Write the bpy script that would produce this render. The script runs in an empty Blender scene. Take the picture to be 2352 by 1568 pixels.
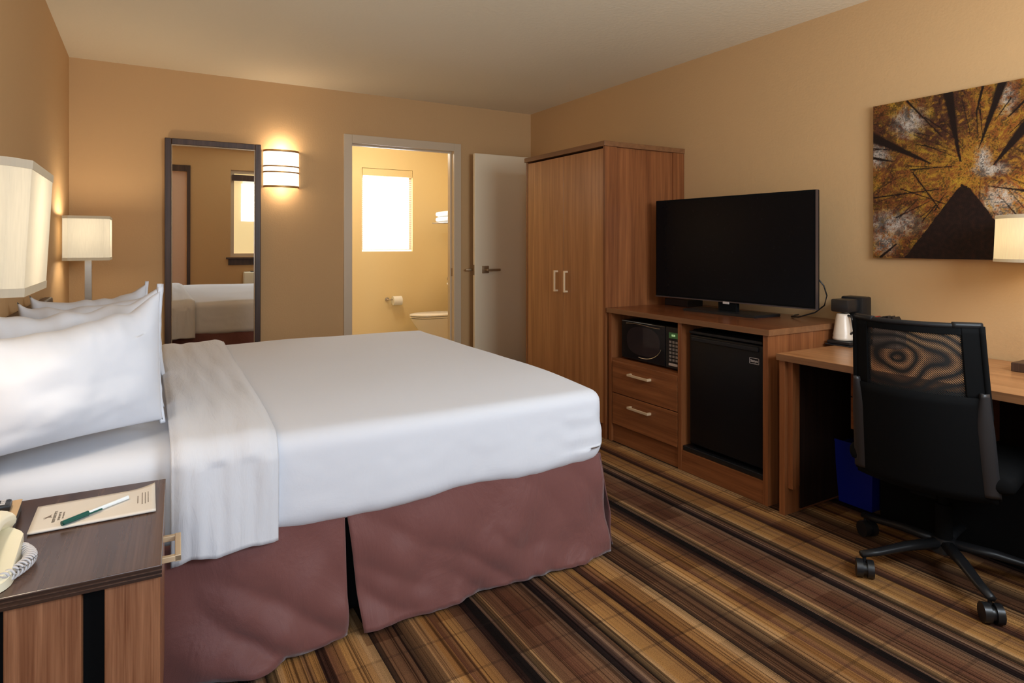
import bpy, bmesh, math, random
from mathutils import Vector, Matrix, noise
random.seed(7)
C = bpy.context.scene.collection
PI = math.pi
def V(*a): return Vector(a)
# ------------------------------------------------------------------ node helper
class NT:
    def __init__(s, name):
        s.m = bpy.data.materials.new(name); s.m.use_nodes = True
        s.t = s.m.node_tree; s.t.nodes.clear()
        s.out = s.t.nodes.new('ShaderNodeOutputMaterial')
    def n(s, ty, ins=None, **kw):
        nd = s.t.nodes.new('ShaderNode' + ty)
        for k, v in kw.items(): setattr(nd, k, v)
        for k, v in (ins or {}).items():
            sk = nd.inputs[k]
            if isinstance(v, bpy.types.NodeSocket): s.t.links.new(v, sk)
            else: sk.default_value = v
        return nd
    def math(s, op, a, b=0.0, c=0.0):
        nd = s.t.nodes.new('ShaderNodeMath'); nd.operation = op
        for i, v in enumerate((a, b, c)):
            if isinstance(v, bpy.types.NodeSocket): s.t.links.new(v, nd.inputs[i])
            else: nd.inputs[i].default_value = v
        return nd.outputs[0]
    def ramp(s, fac, stops, interp='LINEAR'):
        nd = s.t.nodes.new('ShaderNodeValToRGB'); cr = nd.color_ramp; cr.interpolation = interp
        while len(cr.elements) > 1: cr.elements.remove(cr.elements[-1])
        cr.elements[0].position = stops[0][0]; cr.elements[0].color = (*stops[0][1], 1)
        for p, c in stops[1:]:
            e = cr.elements.new(p); e.color = (*c, 1)
        s.t.links.new(fac, nd.inputs[0]); return nd.outputs[0]
    def mix(s, f, a, b, mode='MIX'):
        nd = s.t.nodes.new('ShaderNodeMix'); nd.data_type = 'RGBA'; nd.blend_type = mode
        for i, v in ((0, f), (6, a), (7, b)):
            if isinstance(v, bpy.types.NodeSocket): s.t.links.new(v, nd.inputs[i])
            else: nd.inputs[i].default_value = v if i == 0 else (*v, 1)
        return nd.outputs[2]
    def obj(s): return s.n('TexCoord').outputs['Object']
    def mapped(s, scale, loc=(0, 0, 0), rot=(0, 0, 0)):
        return s.n('Mapping', {'Vector': s.obj(), 'Scale': scale, 'Location': loc, 'Rotation': rot}).outputs[0]
    def bump(s, h, strength=.3, dist=.01):
        return s.n('Bump', {'Height': h, 'Strength': strength, 'Distance': dist}).outputs[0]
    def bsdf(s, **ins):
        b = s.n('BsdfPrincipled')
        for k, v in ins.items():
            k = {'col': 'Base Color', 'rough': 'Roughness', 'metal': 'Metallic', 'nrm': 'Normal', 'spec': 'Specular IOR Level', 'sheen': 'Sheen Weight',
                 'coat': 'Coat Weight', 'ecol': 'Emission Color', 'estr': 'Emission Strength', 'trans': 'Transmission Weight', 'alpha': 'Alpha', 'ior': 'IOR'}.get(k, k)
            sk = b.inputs[k]
            if isinstance(v, bpy.types.NodeSocket): s.t.links.new(v, sk)
            elif isinstance(v, tuple): sk.default_value = (*v, 1)
            else: sk.default_value = v
        s.t.links.new(b.outputs[0], s.out.inputs[0]); return b
def srgb(r, g, b):
    f = lambda v: (v/255/12.92) if v/255 <= .04045 else ((v/255+.055)/1.055)**2.4
    return (f(r), f(g), f(b))
def plain(name, col, rough=.5, metal=0, **kw):
    t = NT(name)
    nz = t.n('TexNoise', {'Vector': t.mapped((1, 1, 1)), 'Scale': 60.0, 'Detail': 3.0}).outputs[0]
    r = t.math('MULTIPLY_ADD', nz, .12, rough-.06)
    t.bsdf(col=col, rough=r, metal=metal, **kw); return t.m
def wood(name, dark, light, axis='z', rough=.38, fine=1.0, spec=.4):
    t = NT(name)
    sc = {'x': (1.2, 26, 26), 'y': (26, 1.2, 26), 'z': (26, 26, 1.2)}[axis]
    sc2 = {'x': (3, 190, 190), 'y': (190, 3, 190), 'z': (190, 190, 3)}[axis]
    v1 = t.mapped(tuple(a*fine for a in sc)); v2 = t.mapped(tuple(a*fine for a in sc2))
    n1 = t.n('TexNoise', {'Vector': v1, 'Scale': 1.0, 'Detail': 4.0, 'Roughness': .6, 'Distortion': .4}).outputs[0]
    n2 = t.n('TexNoise', {'Vector': v2, 'Scale': 1.0, 'Detail': 2.0}).outputs[0]
    f = t.math('ADD', t.math('MULTIPLY', n1, .72), t.math('MULTIPLY', n2, .28))
    c = t.ramp(f, [(.3, dark), (.5, tuple((a+b)/2 for a, b in zip(dark, light))), (.68, light)])
    t.bsdf(col=c, rough=rough, spec=spec, nrm=t.bump(n2, .06, .002)); return t.m
def paint(name, col, bump=.25, scale=90.0, rough=.75):
    t = NT(name)
    n1 = t.n('TexNoise', {'Vector': t.obj(), 'Scale': scale, 'Detail': 3.0}).outputs[0]
    n2 = t.n('TexNoise', {'Vector': t.obj(), 'Scale': 1.2, 'Detail': 2.0}).outputs[0]
    c = t.mix(t.math('MULTIPLY', n2, .12), col, tuple(a*.8 for a in col))
    t.bsdf(col=c, rough=rough, spec=.2, nrm=t.bump(n1, bump, .004)); return t.m
def cloth(name, col, wr=.35, rough=.85, sheen=.2, wscale=(7, 7, 7), wdist=.012):
    t = NT(name)
    n1 = t.n('TexNoise', {'Vector': t.mapped(wscale), 'Scale': 1.0, 'Detail': 5.0, 'Roughness': .55, 'Distortion': .8}).outputs[0]
    n2 = t.n('TexNoise', {'Vector': t.obj(), 'Scale': 600.0, 'Detail': 1.0}).outputs[0]
    h = t.math('ADD', n1, t.math('MULTIPLY', n2, .03))
    t.bsdf(col=col, rough=rough, sheen=sheen, spec=.2, nrm=t.bump(h, wr, wdist)); return t.m
def glow(name, col, strength, base=(.8, .8, .8)):
    t = NT(name); t.bsdf(col=base, ecol=col, estr=strength, rough=.6); return t.m
# ------------------------------------------------------------------ materials
M = {}
WALL = srgb(206, 167, 120)
M['wall'] = paint('wall paint', WALL)
M['ceil'] = paint('ceiling paint', srgb(240, 228, 202), .5, 45.0)
M['bathwall'] = paint('bathroom paint', srgb(240, 216, 166), .15)
M['white'] = plain('white trim paint', srgb(208, 188, 160), .4)
M['doorwhite'] = plain('door white', srgb(250, 234, 204), .35)
W1, W2 = srgb(104, 57, 30), srgb(158, 98, 57)
M['wz'] = wood('cabinet wood upright', W1, W2, 'z')
M['wy'] = wood('cabinet wood lengthwise', W1, W2, 'y')
M['wx'] = wood('cabinet wood crosswise', W1, W2, 'x')
M['wdoor'] = wood('wardrobe door wood', srgb(146, 94, 54), srgb(190, 134, 86), 'z', rough=.3)
M['wtop'] = wood('cabinet top wood', srgb(92, 48, 26), srgb(140, 82, 48), 'y', rough=.22)
M['wdesk'] = wood('desk top wood', srgb(146, 96, 58), srgb(196, 142, 94), 'y', rough=.3)
M['wedge'] = wood('edge band wood', srgb(112, 74, 46), srgb(140, 96, 62), 'y', rough=.4)
M['nstop'] = wood('dark nightstand top', srgb(58, 38, 30), srgb(98, 72, 58), 'y', rough=.25)
M['nsedge'] = wood('nightstand dark edge', srgb(30, 16, 12), srgb(66, 42, 28), 'x', rough=.4, fine=2.5)
M['nsside'] = wood('nightstand side wood', srgb(108, 62, 36), srgb(168, 116, 82), 'z', rough=.45, fine=2.2)
M['brass'] = plain('brushed champagne metal', srgb(226, 198, 160), .4, .25)
M['steel'] = plain('brushed steel', srgb(190, 180, 165), .3, .9)
M['bronze'] = plain('dark bronze metal', srgb(160, 134, 102), .38, .5)
M['black'] = plain('black plastic', (.012, .012, .013), .35)
M['blackmat'] = plain('matte black', (.004, .004, .0042), .85, spec=.1)
M['screen'] = plain('dark tv glass', (.004, .004, .005), .25, spec=.12)
M['gloss'] = plain('black gloss plastic', (.01, .01, .011), .12)
M['grayplastic'] = plain('charcoal satin plastic', (.012, .012, .013), .4, spec=.3)
M['fridge'] = plain('black fridge door', (.006, .006, .007), .35, spec=.25)
M['strip'] = plain('grey satin upright plastic', (.022, .020, .021), .45)
M['sheet'] = cloth('white sheet cloth', srgb(226, 228, 236), .22, wscale=(5, 5, 5))
M['cuff'] = cloth('crinkled white cotton', srgb(226, 227, 233), .32, wscale=(34, 5, 8), wdist=.01)
M['pillow'] = cloth('white pillow cotton', srgb(226, 229, 238), .12, wscale=(5, 5, 5))
M['skirt'] = cloth('mauve brown skirt satin', srgb(120, 76, 72), .35, .45, .35, wscale=(5, 5, 3), wdist=.04)
M['porcelain'] = plain('white porcelain', srgb(240, 230, 212), .12)
M['paper'] = plain('soft white paper', srgb(240, 236, 226), .9)
M['terry'] = cloth('white terry cloth', srgb(240, 236, 228), .5, wscale=(60, 60, 60))
M['cream'] = plain('cream phone plastic', srgb(236, 228, 202), .3)
M['cord'] = plain('pale grey cord', srgb(205, 200, 200), .4)
M['notepad'] = plain('notepad paper', srgb(220, 212, 202), .8)
M['ink'] = plain('grey printed ink', srgb(120, 105, 92), .8)
M['greenpen'] = plain('dark green plastic', srgb(10, 80, 72), .3)
M['penwhite'] = plain('white pen plastic', srgb(232, 240, 246), .25)
M['booktan'] = plain('tan card', srgb(205, 172, 132), .7)
M['bookgrey'] = plain('dark grey page edge', srgb(80, 74, 72), .7)
M['blue'] = plain('blue bin plastic', srgb(10, 28, 130), .45)
M['deskshadow'] = wood('under-desk shadow board', srgb(26, 16, 12), srgb(44, 27, 18), 'z', rough=.8, spec=.1)  # near-black brown that paints in the shade under the desk
M['darkwood'] = wood('dark frame wood', srgb(50, 34, 26), srgb(88, 64, 50), 'z', rough=.4)
M['logo'] = plain('silver logo', srgb(205, 195, 190), .4, .3)
M['kettle'] = plain('ivory carafe plastic', srgb(222, 205, 186), .3)
M['red'] = plain('red packet', srgb(150, 40, 30), .4)
t = NT('mirror silver'); t.bsdf(col=(.86, .84, .80), rough=.0, metal=1.0); M['mirror'] = t.m
M['pipe'] = M['steel']
M['board'] = plain('baseboard brown rubber', srgb(96, 66, 50), .5)
# lamp shade: translucent linen
def shade_mat(name, col, em, trans=.65):
    t = NT(name)
    d = t.n('BsdfDiffuse', {'Color': (*col, 1)}); tr = t.n('BsdfTranslucent', {'Color': (*col, 1)})
    wv = t.n('TexNoise', {'Vector': t.mapped((300, 300, 20)), 'Scale': 1.0, 'Detail': 1.0}).outputs[0]
    mx = t.n('MixShader', {0: trans, 1: d.outputs[0], 2: tr.outputs[0]})
    e = t.n('Emission', {'Color': (*em, 1), 'Strength': t.math('MULTIPLY_ADD', wv, .1, .17)})
    ad = t.n('AddShader', {0: mx.outputs[0], 1: e.outputs[0]})
    t.t.links.new(ad.outputs[0], t.out.inputs[0]); return t.m
M['shade'] = shade_mat('linen lamp shade', (.46, .44, .395), (1.0, .86, .64))
M['shadewarm'] = shade_mat('warm drum shade linen', (.52, .47, .38), (2.3, 1.75, .95))
M['shadetrim'] = shade_mat('shade trim band', (.50, .44, .36), (.55, .42, .24), .35)
M['sconceglass'] = glow('frosted sconce glass', (1, .93, .80), 1.6)
M['sconceband'] = plain('satin brass band', srgb(214, 170, 110), .3, .7)
M['bulb'] = glow('lamp bulb', (1, .8, .5), 5)
M['daypane'] = glow('daylit frosted pane', (.93, .97, 1.0), 2.6)
M['blind'] = glow('daylit cream blind', srgb(240, 215, 160), .75, srgb(240, 220, 170))
M['blindwhite'] = glow('daylit white blind', (1, .98, .94), .95)
M['lcd'] = glow('green display', (.3, .7, .2), .06, (.01, .03, .01))
# ------------------------------------------------------------------ carpet
def carpet():
    t = NT('striped carpet'); sx = t.n('SeparateXYZ', {0: t.obj()})
    X, Y = sx.outputs[0], sx.outputs[1]
    wob = t.n('TexNoise', {'Vector': t.mapped((3, 3, 3)), 'Scale': 1.0, 'Detail': 2.0}).outputs[0]
    X2 = t.math('ADD', X, t.math('MULTIPLY', wob, .006))
    P = .94
    ph = t.math('FRACT', t.math('DIVIDE', t.math('SUBTRACT', X2, .955), P))
    tan, gold, br, rust = srgb(190, 148, 102), srgb(176, 128, 74), srgb(116, 82, 58), srgb(108, 70, 52)
    bk, dk, pl, pale = srgb(26, 20, 18), srgb(52, 33, 27), srgb(58, 40, 38), srgb(138, 108, 86)
    raw = [(.955, pale), (.963, bk), (.985, tan), (.997, br), (1.05, rust), (1.10, br), (1.147, pale), (1.157, bk), (1.185, pl), (1.204, pale), (1.222, br), (1.23, bk), (1.262, tan), (1.275, gold),
           (1.33, br), (1.35, gold), (1.372, dk), (1.40, rust), (1.44, gold), (1.50, tan), (1.533, bk), (1.553, br), (1.612, dk), (1.668, tan), (1.70, gold), (1.728, rust), (1.76, gold), (1.80, br), (1.84, dk), (1.862, bk)]
    c = t.mix(.55, t.ramp(ph, [((x-.955)/P, k) for x, k in raw], 'LINEAR'), t.ramp(ph, [((x-.955)/P, k) for x, k in raw], 'CONSTANT'))
    # thin dark pinstripes
    pn = t.n('TexNoise', {'Vector': t.n('CombineXYZ', {0: t.math('MULTIPLY', X2, 120.0), 1: t.math('MULTIPLY', Y, .35)}).outputs[0], 'Scale': 1.0, 'Detail': 3.0, 'Roughness': .7}).outputs[0]
    pin = t.ramp(pn, [(.40, (.30, .27, .26)), (.47, (.85, .83, .83)), (.62, (1.0, 1.0, 1.0)), (.74, (1.3, 1.27, 1.2))])
    c = t.mix(1.0, c, pin, 'MULTIPLY')
    # woven cross blocks along the length
    bx = t.math('FLOOR', t.math('DIVIDE', X2, .115)); by = t.math('FLOOR', t.math('ADD', t.math('DIVIDE', Y, .175), t.math('MULTIPLY', bx, .5)))
    wn = t.n('TexWhiteNoise', {'Vector': t.n('CombineXYZ', {0: bx, 1: by}).outputs[0]}, noise_dimensions='3D').outputs[0]
    blk = t.ramp(wn, [(0, (.62, .54, .50)), (.35, (.86, .80, .78)), (.6, (1.0, 1.0, 1.0)), (1, (1.22, 1.2, 1.15))])
    c = t.mix(.9, c, blk, 'MULTIPLY')
    fy = t.math('FRACT', t.math('DIVIDE', Y, .175)); ln = t.math('LESS_THAN', fy, .06)
    c = t.mix(t.math('MULTIPLY', ln, .28), c, (.02, .012, .01))
    gr = t.n('TexNoise', {'Vector': t.obj(), 'Scale': 420.0, 'Detail': 2.0}).outputs[0]
    c = t.mix(1.0, c, t.ramp(gr, [(.3, (.6, .6, .6)), (.7, (1.25, 1.25, 1.25))]), 'MULTIPLY')
    t.bsdf(col=c, rough=.95, spec=.08, nrm=t.bump(gr, .5, .004)); return t.m
M['carpet'] = carpet()
t = NT('bathroom tile')
bk_ = t.n('TexBrick', {'Vector': t.obj(), 'Color1': (*srgb(205, 190, 160), 1), 'Color2': (*srgb(195, 180, 150), 1), 'Mortar': (*srgb(140, 125, 100), 1), 'Scale': 3.0, 'Mortar Size': .01}, offset=0.0)
t.bsdf(col=bk_.outputs[0], rough=.3); M['tile'] = t.m
# chair mesh: two woven layers whose threads run almost alike
def weave(name, second):
    t = NT(name); sx = t.n('SeparateXYZ', {0: t.obj()}); Y, Z = sx.outputs[1], sx.outputs[2]
    ph = t.math('DIVIDE', t.math('SUBTRACT', Z, Y), .0068)
    if second:
        dy = t.math('MULTIPLY', t.math('SUBTRACT', Y, .055), .82); dz = t.math('SUBTRACT', Z, .825)
        r = t.math('SQRT', t.math('ADD', t.math('MULTIPLY', dy, dy), t.math('MULTIPLY', t.math('MULTIPLY', dz, dz), 1.9)))
        nz = t.n('TexNoise', {'Vector': t.mapped((9, 9, 9)), 'Scale': 1.0, 'Detail': 0.0}).outputs[0]
        ph = t.math('ADD', ph, t.math('ADD', t.math('DIVIDE', r, .040), t.math('MULTIPLY', nz, 2.6)))
    s = t.math('SINE', t.math('MULTIPLY', ph, 2*PI))
    mask = t.math('GREATER_THAN', s, .2)
    d = t.n('BsdfPrincipled', {'Base Color': (.01, .01, .01, 1), 'Roughness': .6}); tr = t.n('BsdfTransparent')
    mx = t.n('MixShader', {0: mask, 1: d.outputs[0], 2: tr.outputs[0]})
    t.t.links.new(mx.outputs[0], t.out.inputs[0]); return t.m
M['weaveA'] = weave('woven black mesh', False); M['weaveB'] = weave('woven black lining', True)
# ------------------------------------------------------------------ mesh builder
class MB:
    def __init__(s, off=(0, 0, 0)): s.b = bmesh.new(); s.off = Vector(off)
    def _merge(s, tmp, mat=None):
        if mat is not None: bmesh.ops.transform(tmp, matrix=mat, verts=tmp.verts)
        me = bpy.data.meshes.new('t'); tmp.to_mesh(me); tmp.free(); s.b.from_mesh(me); bpy.data.meshes.remove(me); return s
    def box(s, x0, x1, y0, y1, z0, z1, bev=0.0, seg=2, mat=None):
        t = bmesh.new(); bmesh.ops.create_cube(t, size=1)
        for v in t.verts: v.co = V((x0+x1)/2+v.co.x*(x1-x0), (y0+y1)/2+v.co.y*(y1-y0), (z0+z1)/2+v.co.z*(z1-z0))
        if bev > 0: bmesh.ops.bevel(t, geom=list(t.edges), offset=bev, segments=seg, affect='EDGES', profile=.5)
        return s._merge(t, mat)
    def cyl(s, a, b, r, r2=None, n=24, cap=True):
        a, b = Vector(a), Vector(b); d = b-a; t = bmesh.new()
        bmesh.ops.create_cone(t, cap_ends=cap, segments=n, radius1=r, radius2=r if r2 is None else r2, depth=d.length)
        return s._merge(t, Matrix.Translation((a+b)/2) @ d.to_track_quat('Z', 'Y').to_matrix().to_4x4())
    def lathe(s, prof, c=(0, 0, 0), n=32, sx=1, sy=1):
        t = bmesh.new(); rings = []
        for r, z in prof: rings.append([t.verts.new((c[0]+r*sx*math.cos(2*PI*k/n), c[1]+r*sy*math.sin(2*PI*k/n), c[2]+z)) for k in range(n)])
        for a, b in zip(rings, rings[1:]):
            for k in range(n): t.faces.new((a[k], a[(k+1) % n], b[(k+1) % n], b[k]))
        t.faces.new(rings[0][::-1]); t.faces.new(rings[-1]); return s._merge(t)
    def tube(s, pts, r, n=8, w=None, h=None):
        t = bmesh.new(); pts = [Vector(p) for p in pts]; rings = []; up = V(0, 0, 1)
        for i, p in enumerate(pts):
            d = (pts[min(i+1, len(pts)-1)]-pts[max(i-1, 0)]).normalized()
            if abs(d.dot(up)) > .98: side = V(1, 0, 0) if i == 0 else side
            else: side = d.cross(up).normalized()
            u2 = side.cross(d).normalized()
            rr = r[i] if isinstance(r, (list, tuple)) else r
            rings.append([t.verts.new(p+side*math.cos(2*PI*k/n)*(w or 1)*rr+u2*math.sin(2*PI*k/n)*(h or 1)*rr) for k in range(n)])
        for a, b in zip(rings, rings[1:]):
            for k in range(n): t.faces.new((a[k], a[(k+1) % n], b[(k+1) % n], b[k]))
        t.faces.new(rings[0][::-1]); t.faces.new(rings[-1]); return s._merge(t)
    def prism(s, poly, z0, z1, bev=0.0, mat=None):
        t = bmesh.new(); a = [t.verts.new((x, y, z0)) for x, y in poly]; b = [t.verts.new((x, y, z1)) for x, y in poly]
        n = len(poly); t.faces.new(a[::-1]); t.faces.new(b)
        for k in range(n): t.faces.new((a[k], a[(k+1) % n], b[(k+1) % n], b[k]))
        if bev: bmesh.ops.bevel(t, geom=list(t.edges), offset=bev, segments=2, affect='EDGES')
        return s._merge(t, mat)
    def grid(s, f, nu, nv, closed_u=False):
        t = bmesh.new(); g = [[t.verts.new(f(i/nu, j/nv)) for j in range(nv+1)] for i in range(nu+(0 if closed_u else 1))]
        m = len(g)
        for i in range(nu):
            for j in range(nv): t.faces.new((g[i][j], g[(i+1) % m][j], g[(i+1) % m][j+1], g[i][j+1]))
        return s._merge(t)
    def rbox(s, x0, x1, y0, y1, z0, z1, r, nx, ny, nz, disp=None):
        t = bmesh.new(); c = V((x0+x1)/2, (y0+y1)/2, (z0+z1)/2); h = V((x1-x0)/2, (y1-y0)/2, (z1-z0)/2)
        N = (nx, ny, nz); seen = {}
        def vert(i, j, k):
            if (i, j, k) in seen: return seen[(i, j, k)]
            q = V((i/nx*2-1)*h.x, (j/ny*2-1)*h.y, (k/nz*2-1)*h.z)
            inn = V(*[max(-h[a]+r, min(h[a]-r, q[a])) for a in range(3)]); d = q-inn
            if d.length > 1e-9: q = inn+d.normalized()*r
            p = c+q
            if disp: p = disp(p, (q-inn).normalized() if d.length > 1e-9 else V(0, 0, 1))
            seen[(i, j, k)] = t.verts.new(p); return seen[(i, j, k)]
        def face(ax, val):
            a, b = [q for q in range(3) if q != ax]
            for i in range(N[a]):
                for j in range(N[b]):
                    vs = []
                    for di, dj in ((0, 0), (1, 0), (1, 1), (0, 1)):
                        ijk = [0, 0, 0]; ijk[ax] = val; ijk[a] = i+di; ijk[b] = j+dj; vs.append(vert(*ijk))
                    try: t.faces.new(vs)
                    except ValueError: pass
        for ax in range(3): face(ax, 0); face(ax, N[ax])
        bmesh.ops.recalc_face_normals(t, faces=t.faces); return s._merge(t)
    def build(s, name, mat, parent=None, smooth=False, mods=None):
        for v in s.b.verts: v.co -= s.off
        bmesh.ops.recalc_face_normals(s.b, faces=s.b.faces)
        me = bpy.data.meshes.new(name); s.b.to_mesh(me); s.b.free()
        for m in (mat if isinstance(mat, list) else [mat]): me.materials.append(m)
        o = bpy.data.objects.new(name, me); C.objects.link(o)
        if parent: o.parent = parent
        elif s.off.length: o.location = s.off
        if smooth:
            for p in me.polygons: p.use_smooth = True
            if smooth != 'all': me.set_sharp_from_angle(angle=math.radians(smooth if smooth is not True else 40))
        return o
def tag(o, label=None, cat=None, group=None, kind=None):
    for k, v in (('label', label), ('category', cat), ('group', group), ('kind', kind)):
        if v: o[k] = v
    return o
def empty(name, loc, rz, label, cat, group=None):
    o = bpy.data.objects.new(name, None); C.objects.link(o); o.location = loc; o.rotation_euler = (0, 0, rz); o.empty_display_size = .1
    return tag(o, label, cat, group)
def copy_tree(o, parent=None):
    c = o.copy(); C.objects.link(c); c.parent = parent
    for ch in [q for q in bpy.data.objects if q.parent == o]: copy_tree(ch, c)
    return c
def struct(o): o['kind'] = 'structure'; return o
def light(kind, name, loc, energy, col, size=.05, size_y=None, rot=None):
    d = bpy.data.lights.new(name, kind); d.energy = energy; d.color = col
    if kind == 'AREA':
        d.size = size
        if size_y: d.shape = 'RECTANGLE'; d.size_y = size_y
    else: d.shadow_soft_size = size
    o = bpy.data.objects.new(name, d); C.objects.link(o); o.location = loc
    if rot: o.rotation_euler = rot
    return o
# ------------------------------------------------------------------ room
XL, XR, YF, YB, H = -.44, 3.14, -.22, 5.0, 2.44
BY, BX0, BX1, T = 7.1, 1.15, 3.34, .12      # bathroom
struct(MB().box(XL-T, XR+T, YF-.15, YB+.06, -.1, 0).build('floor', M['carpet']))
struct(MB().box(XL-T, XR+T, YF-.15, YB+T, H, H+.1).build('ceiling', M['ceil']))
struct(MB().box(XL-T, XL, YF-.15, YB+T, 0, H).build('wall_left', M['wall']))
struct(MB().box(XR, XR+T, YF-.15, YB, 0, H).build('wall_right', M['wall']))
DX0, DX1, DZ = 1.431, 2.335, 2.03
m = MB(); m.box(XL, DX0-.02, YB, YB+T, 0, H); m.box(DX1+.02, XR+T, YB, YB+T, 0, H); m.box(DX0-.02, DX1+.02, YB, YB+T, DZ+.02, H)
struct(m.build('wall_back', M['wall']))
# front wall with entry opening and window opening
WX0, WX1, WZ0, WZ1 = 1.08, 2.88, .84, 2.14
EX0, EX1, EZ = -.40, .50, 2.08
m = MB(); m.box(XL, EX0, YF-.15, YF, 0, H); m.box(EX0, EX1, YF-.15, YF, EZ, H); m.box(EX1, WX0, YF-.15, YF, 0, H)
m.box(WX0, WX1, YF-.15, YF, 0, WZ0); m.box(WX0, WX1, YF-.15, YF, WZ1, H); m.box(WX1, XR, YF-.15, YF, 0, H)
struct(m.build('wall_front', M['wall']))
# bathroom shell
struct(MB().box(BX0-T, BX1+T, YB+.06, BY+T, -.1, 0).build('floor_bathroom', M['tile']))
struct(MB().box(BX0-T, BX1+T, YB+T, BY+T, 2.44, 2.54).build('ceiling_bathroom', M['bathwall']))
struct(MB().box(BX0-T, BX0, YB+T, BY, 0, 2.44).build('wall_bathroom_left', M['bathwall']))
struct(MB().box(BX1, BX1+T, YB+T, BY, 0, 2.44).build('wall_bathroom_right', M['bathwall']))
BWX0, BWX1, BWZ0, BWZ1 = 2.149, 2.774, 1.124, 2.10
m = MB(); m.box(BX0-T, BWX0, BY, BY+T, 0, 2.44); m.box(BWX1, BX1+T, BY, BY+T, 0, 2.44); m.box(BWX0, BWX1, BY, BY+T, 0, BWZ0); m.box(BWX0, BWX1, BY, BY+T, BWZ1, 2.44)
struct(m.build('wall_bathroom_back', M['bathwall']))
# bathroom window
w = MB(); w.box(BWX0, BWX1, BY+.05, BY+.09, BWZ0, BWZ0+.03).box(BWX0, BWX1, BY+.05, BY+.09, BWZ1-.03, BWZ1).box(BWX0, BWX0+.03, BY+.05, BY+.09, BWZ0+.03, BWZ1-.03).box(BWX1-.03, BWX1, BY+.05, BY+.09, BWZ0+.03, BWZ1-.03)
wo = struct(w.build('window_1', M['white']))
MB().box(BWX0+.03, BWX1-.03, BY+.065, BY+.075, BWZ0+.03, BWZ1-.03).build('pane', M['daypane'], wo)
m = MB().box(BWX0+.005, BWX1-.005, BY-.005, BY+.045, BWZ1-.085, BWZ1-.005, .004)
m.build('blind_headrail', M['bathwall'], wo)
m = MB()
for k in range(38):
    z = BWZ0+.02+k*.0225
    m.box(BWX0+.01, BWX1-.01, BY+.018, BY+.034, z, z+.0022)
m.box(BWX0+.01, BWX1-.01, BY+.012, BY+.04, BWZ0+.004, BWZ0+.016)
m.build('blind_slats', M['blindwhite'], wo)
# bathroom door frame
m = MB(); cw = .068
m.box(DX0-cw, DX0, YB-.014, YB+.001, 0, DZ+cw, .003).box(DX1, DX1+cw, YB-.014, YB+.001, 0, DZ+cw, .003).box(DX0, DX1, YB-.014, YB+.001, DZ, DZ+cw, .003)
m.box(DX0-.02, DX0, YB, YB+T, 0, DZ).box(DX1, DX1+.02, YB, YB+T, 0, DZ).box(DX0-.02, DX1+.02, YB, YB+T, DZ, DZ+.02)
m.box(DX0, DX0+.012, YB+.045, YB+.075, 0, DZ-.012).box(DX1-.012, DX1, YB+.045, YB+.075, 0, DZ-.012).box(DX0, DX1, YB+.045, YB+.075, DZ-.012, DZ)
fr = struct(m.build('door_1', M['white']))
MB().box(DX1-.003, DX1+.001, YB+.02, YB+.045, .93, 1.0).build('strike_plate', M['bronze'], fr)
# the open door slab parallel to the back wall
sl = MB().box(2.474, 3.10, 4.86, 4.895, .01, 2.008, .003).build('door_2', M['doorwhite']); struct(sl)
m = MB().box(2.545, 2.61, 4.848, 4.861, .955, 1.02, .003).cyl((2.577, 4.85, .985), (2.577, 4.805, .985), .011).box(2.565, 2.70, 4.797, 4.812, .975, .995, .004)
m.build('door_lever', M['bronze'], sl, 40)
m = MB().box(2.545, 2.61, 4.894, 4.905, .955, 1.02, .003).cyl((2.577, 4.90, .985), (2.577, 4.94, .985), .011).box(2.43, 2.59, 4.938, 4.952, .975, .995, .004)
m.build('door_lever', M['bronze'], sl, 40)
MB().box(2.4725, 2.4745, 4.866, 4.889, .94, 1.03).build('latch_plate', M['bronze'], sl)
m = MB()
for z in (.25, 1.05, 1.8): m.cyl((3.106, 4.878, z), (3.106, 4.878, z+.09), .007)
m.box(3.10, 3.1405, 4.868, 4.888, .2, 1.95); m.build('hinge', M['bronze'], sl)
# entry door frame, open leaf seen only in the mirror
m = MB(); m.box(EX0-.035, EX0, YF-.001, YF+.02, 0, EZ+.09, .003).box(EX1, EX1+.045, YF-.001, YF+.02, 0, EZ+.09, .003).box(EX0, EX1, YF-.001, YF+.02, EZ, EZ+.09, .003)
fr = struct(m.build('door_3', M['darkwood']))
MB().box(.24, EX1-.001, YF-.11, YF-.06, .02, EZ-.001).build('side_panel', M['doorpink'] if 'doorpink' in M else plain('pale pink door paint', srgb(226, 190, 165), .5), fr)
MB().box(.22, .26, YF-.12, YF-.04, .02, EZ-.001, .004).box(.30, .315, YF-.0605, YF-.05, .1, EZ-.08).build('door_stile', M['doorwhite'], fr)
struct(MB().box(EX0, EX1, YF-.15, YF, -.02, .02).build('trim_1', M['bronze']))
# front window
m = MB(); m.box(WX0, WX1, YF-.10, YF-.04, WZ0, WZ0+.05).box(WX0, WX1, YF-.10, YF-.04, WZ1-.05, WZ1).box(WX0, WX0+.05, YF-.10, YF-.04, WZ0+.05, WZ1-.05).box(WX1-.05, WX1, YF-.10, YF-.04, WZ0+.05, WZ1-.05).box(1.95, 2.0, YF-.10, YF-.04, WZ0+.05, WZ1-.05)
wo = struct(m.build('window_2', M['white']))
m = MB().box(WX0+.05, WX1-.05, YF-.075, YF-.07, WZ0+.05, WZ1-.05); m.build('pane', M['blind'], wo)
m = MB()
for k in range(26):
    z = 1.40+k*.024
    m.box(WX0+.17, WX1-.06, YF-.05, YF-.03, z, z+.014)
m.build('blind_slats', M['blindwhite'], wo)
MB().box(WX0+.02, WX1-.02, YF-.035, YF-.001, 1.98, 2.07, .004).build('blind_headrail', M['darkwood'], wo)
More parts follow.
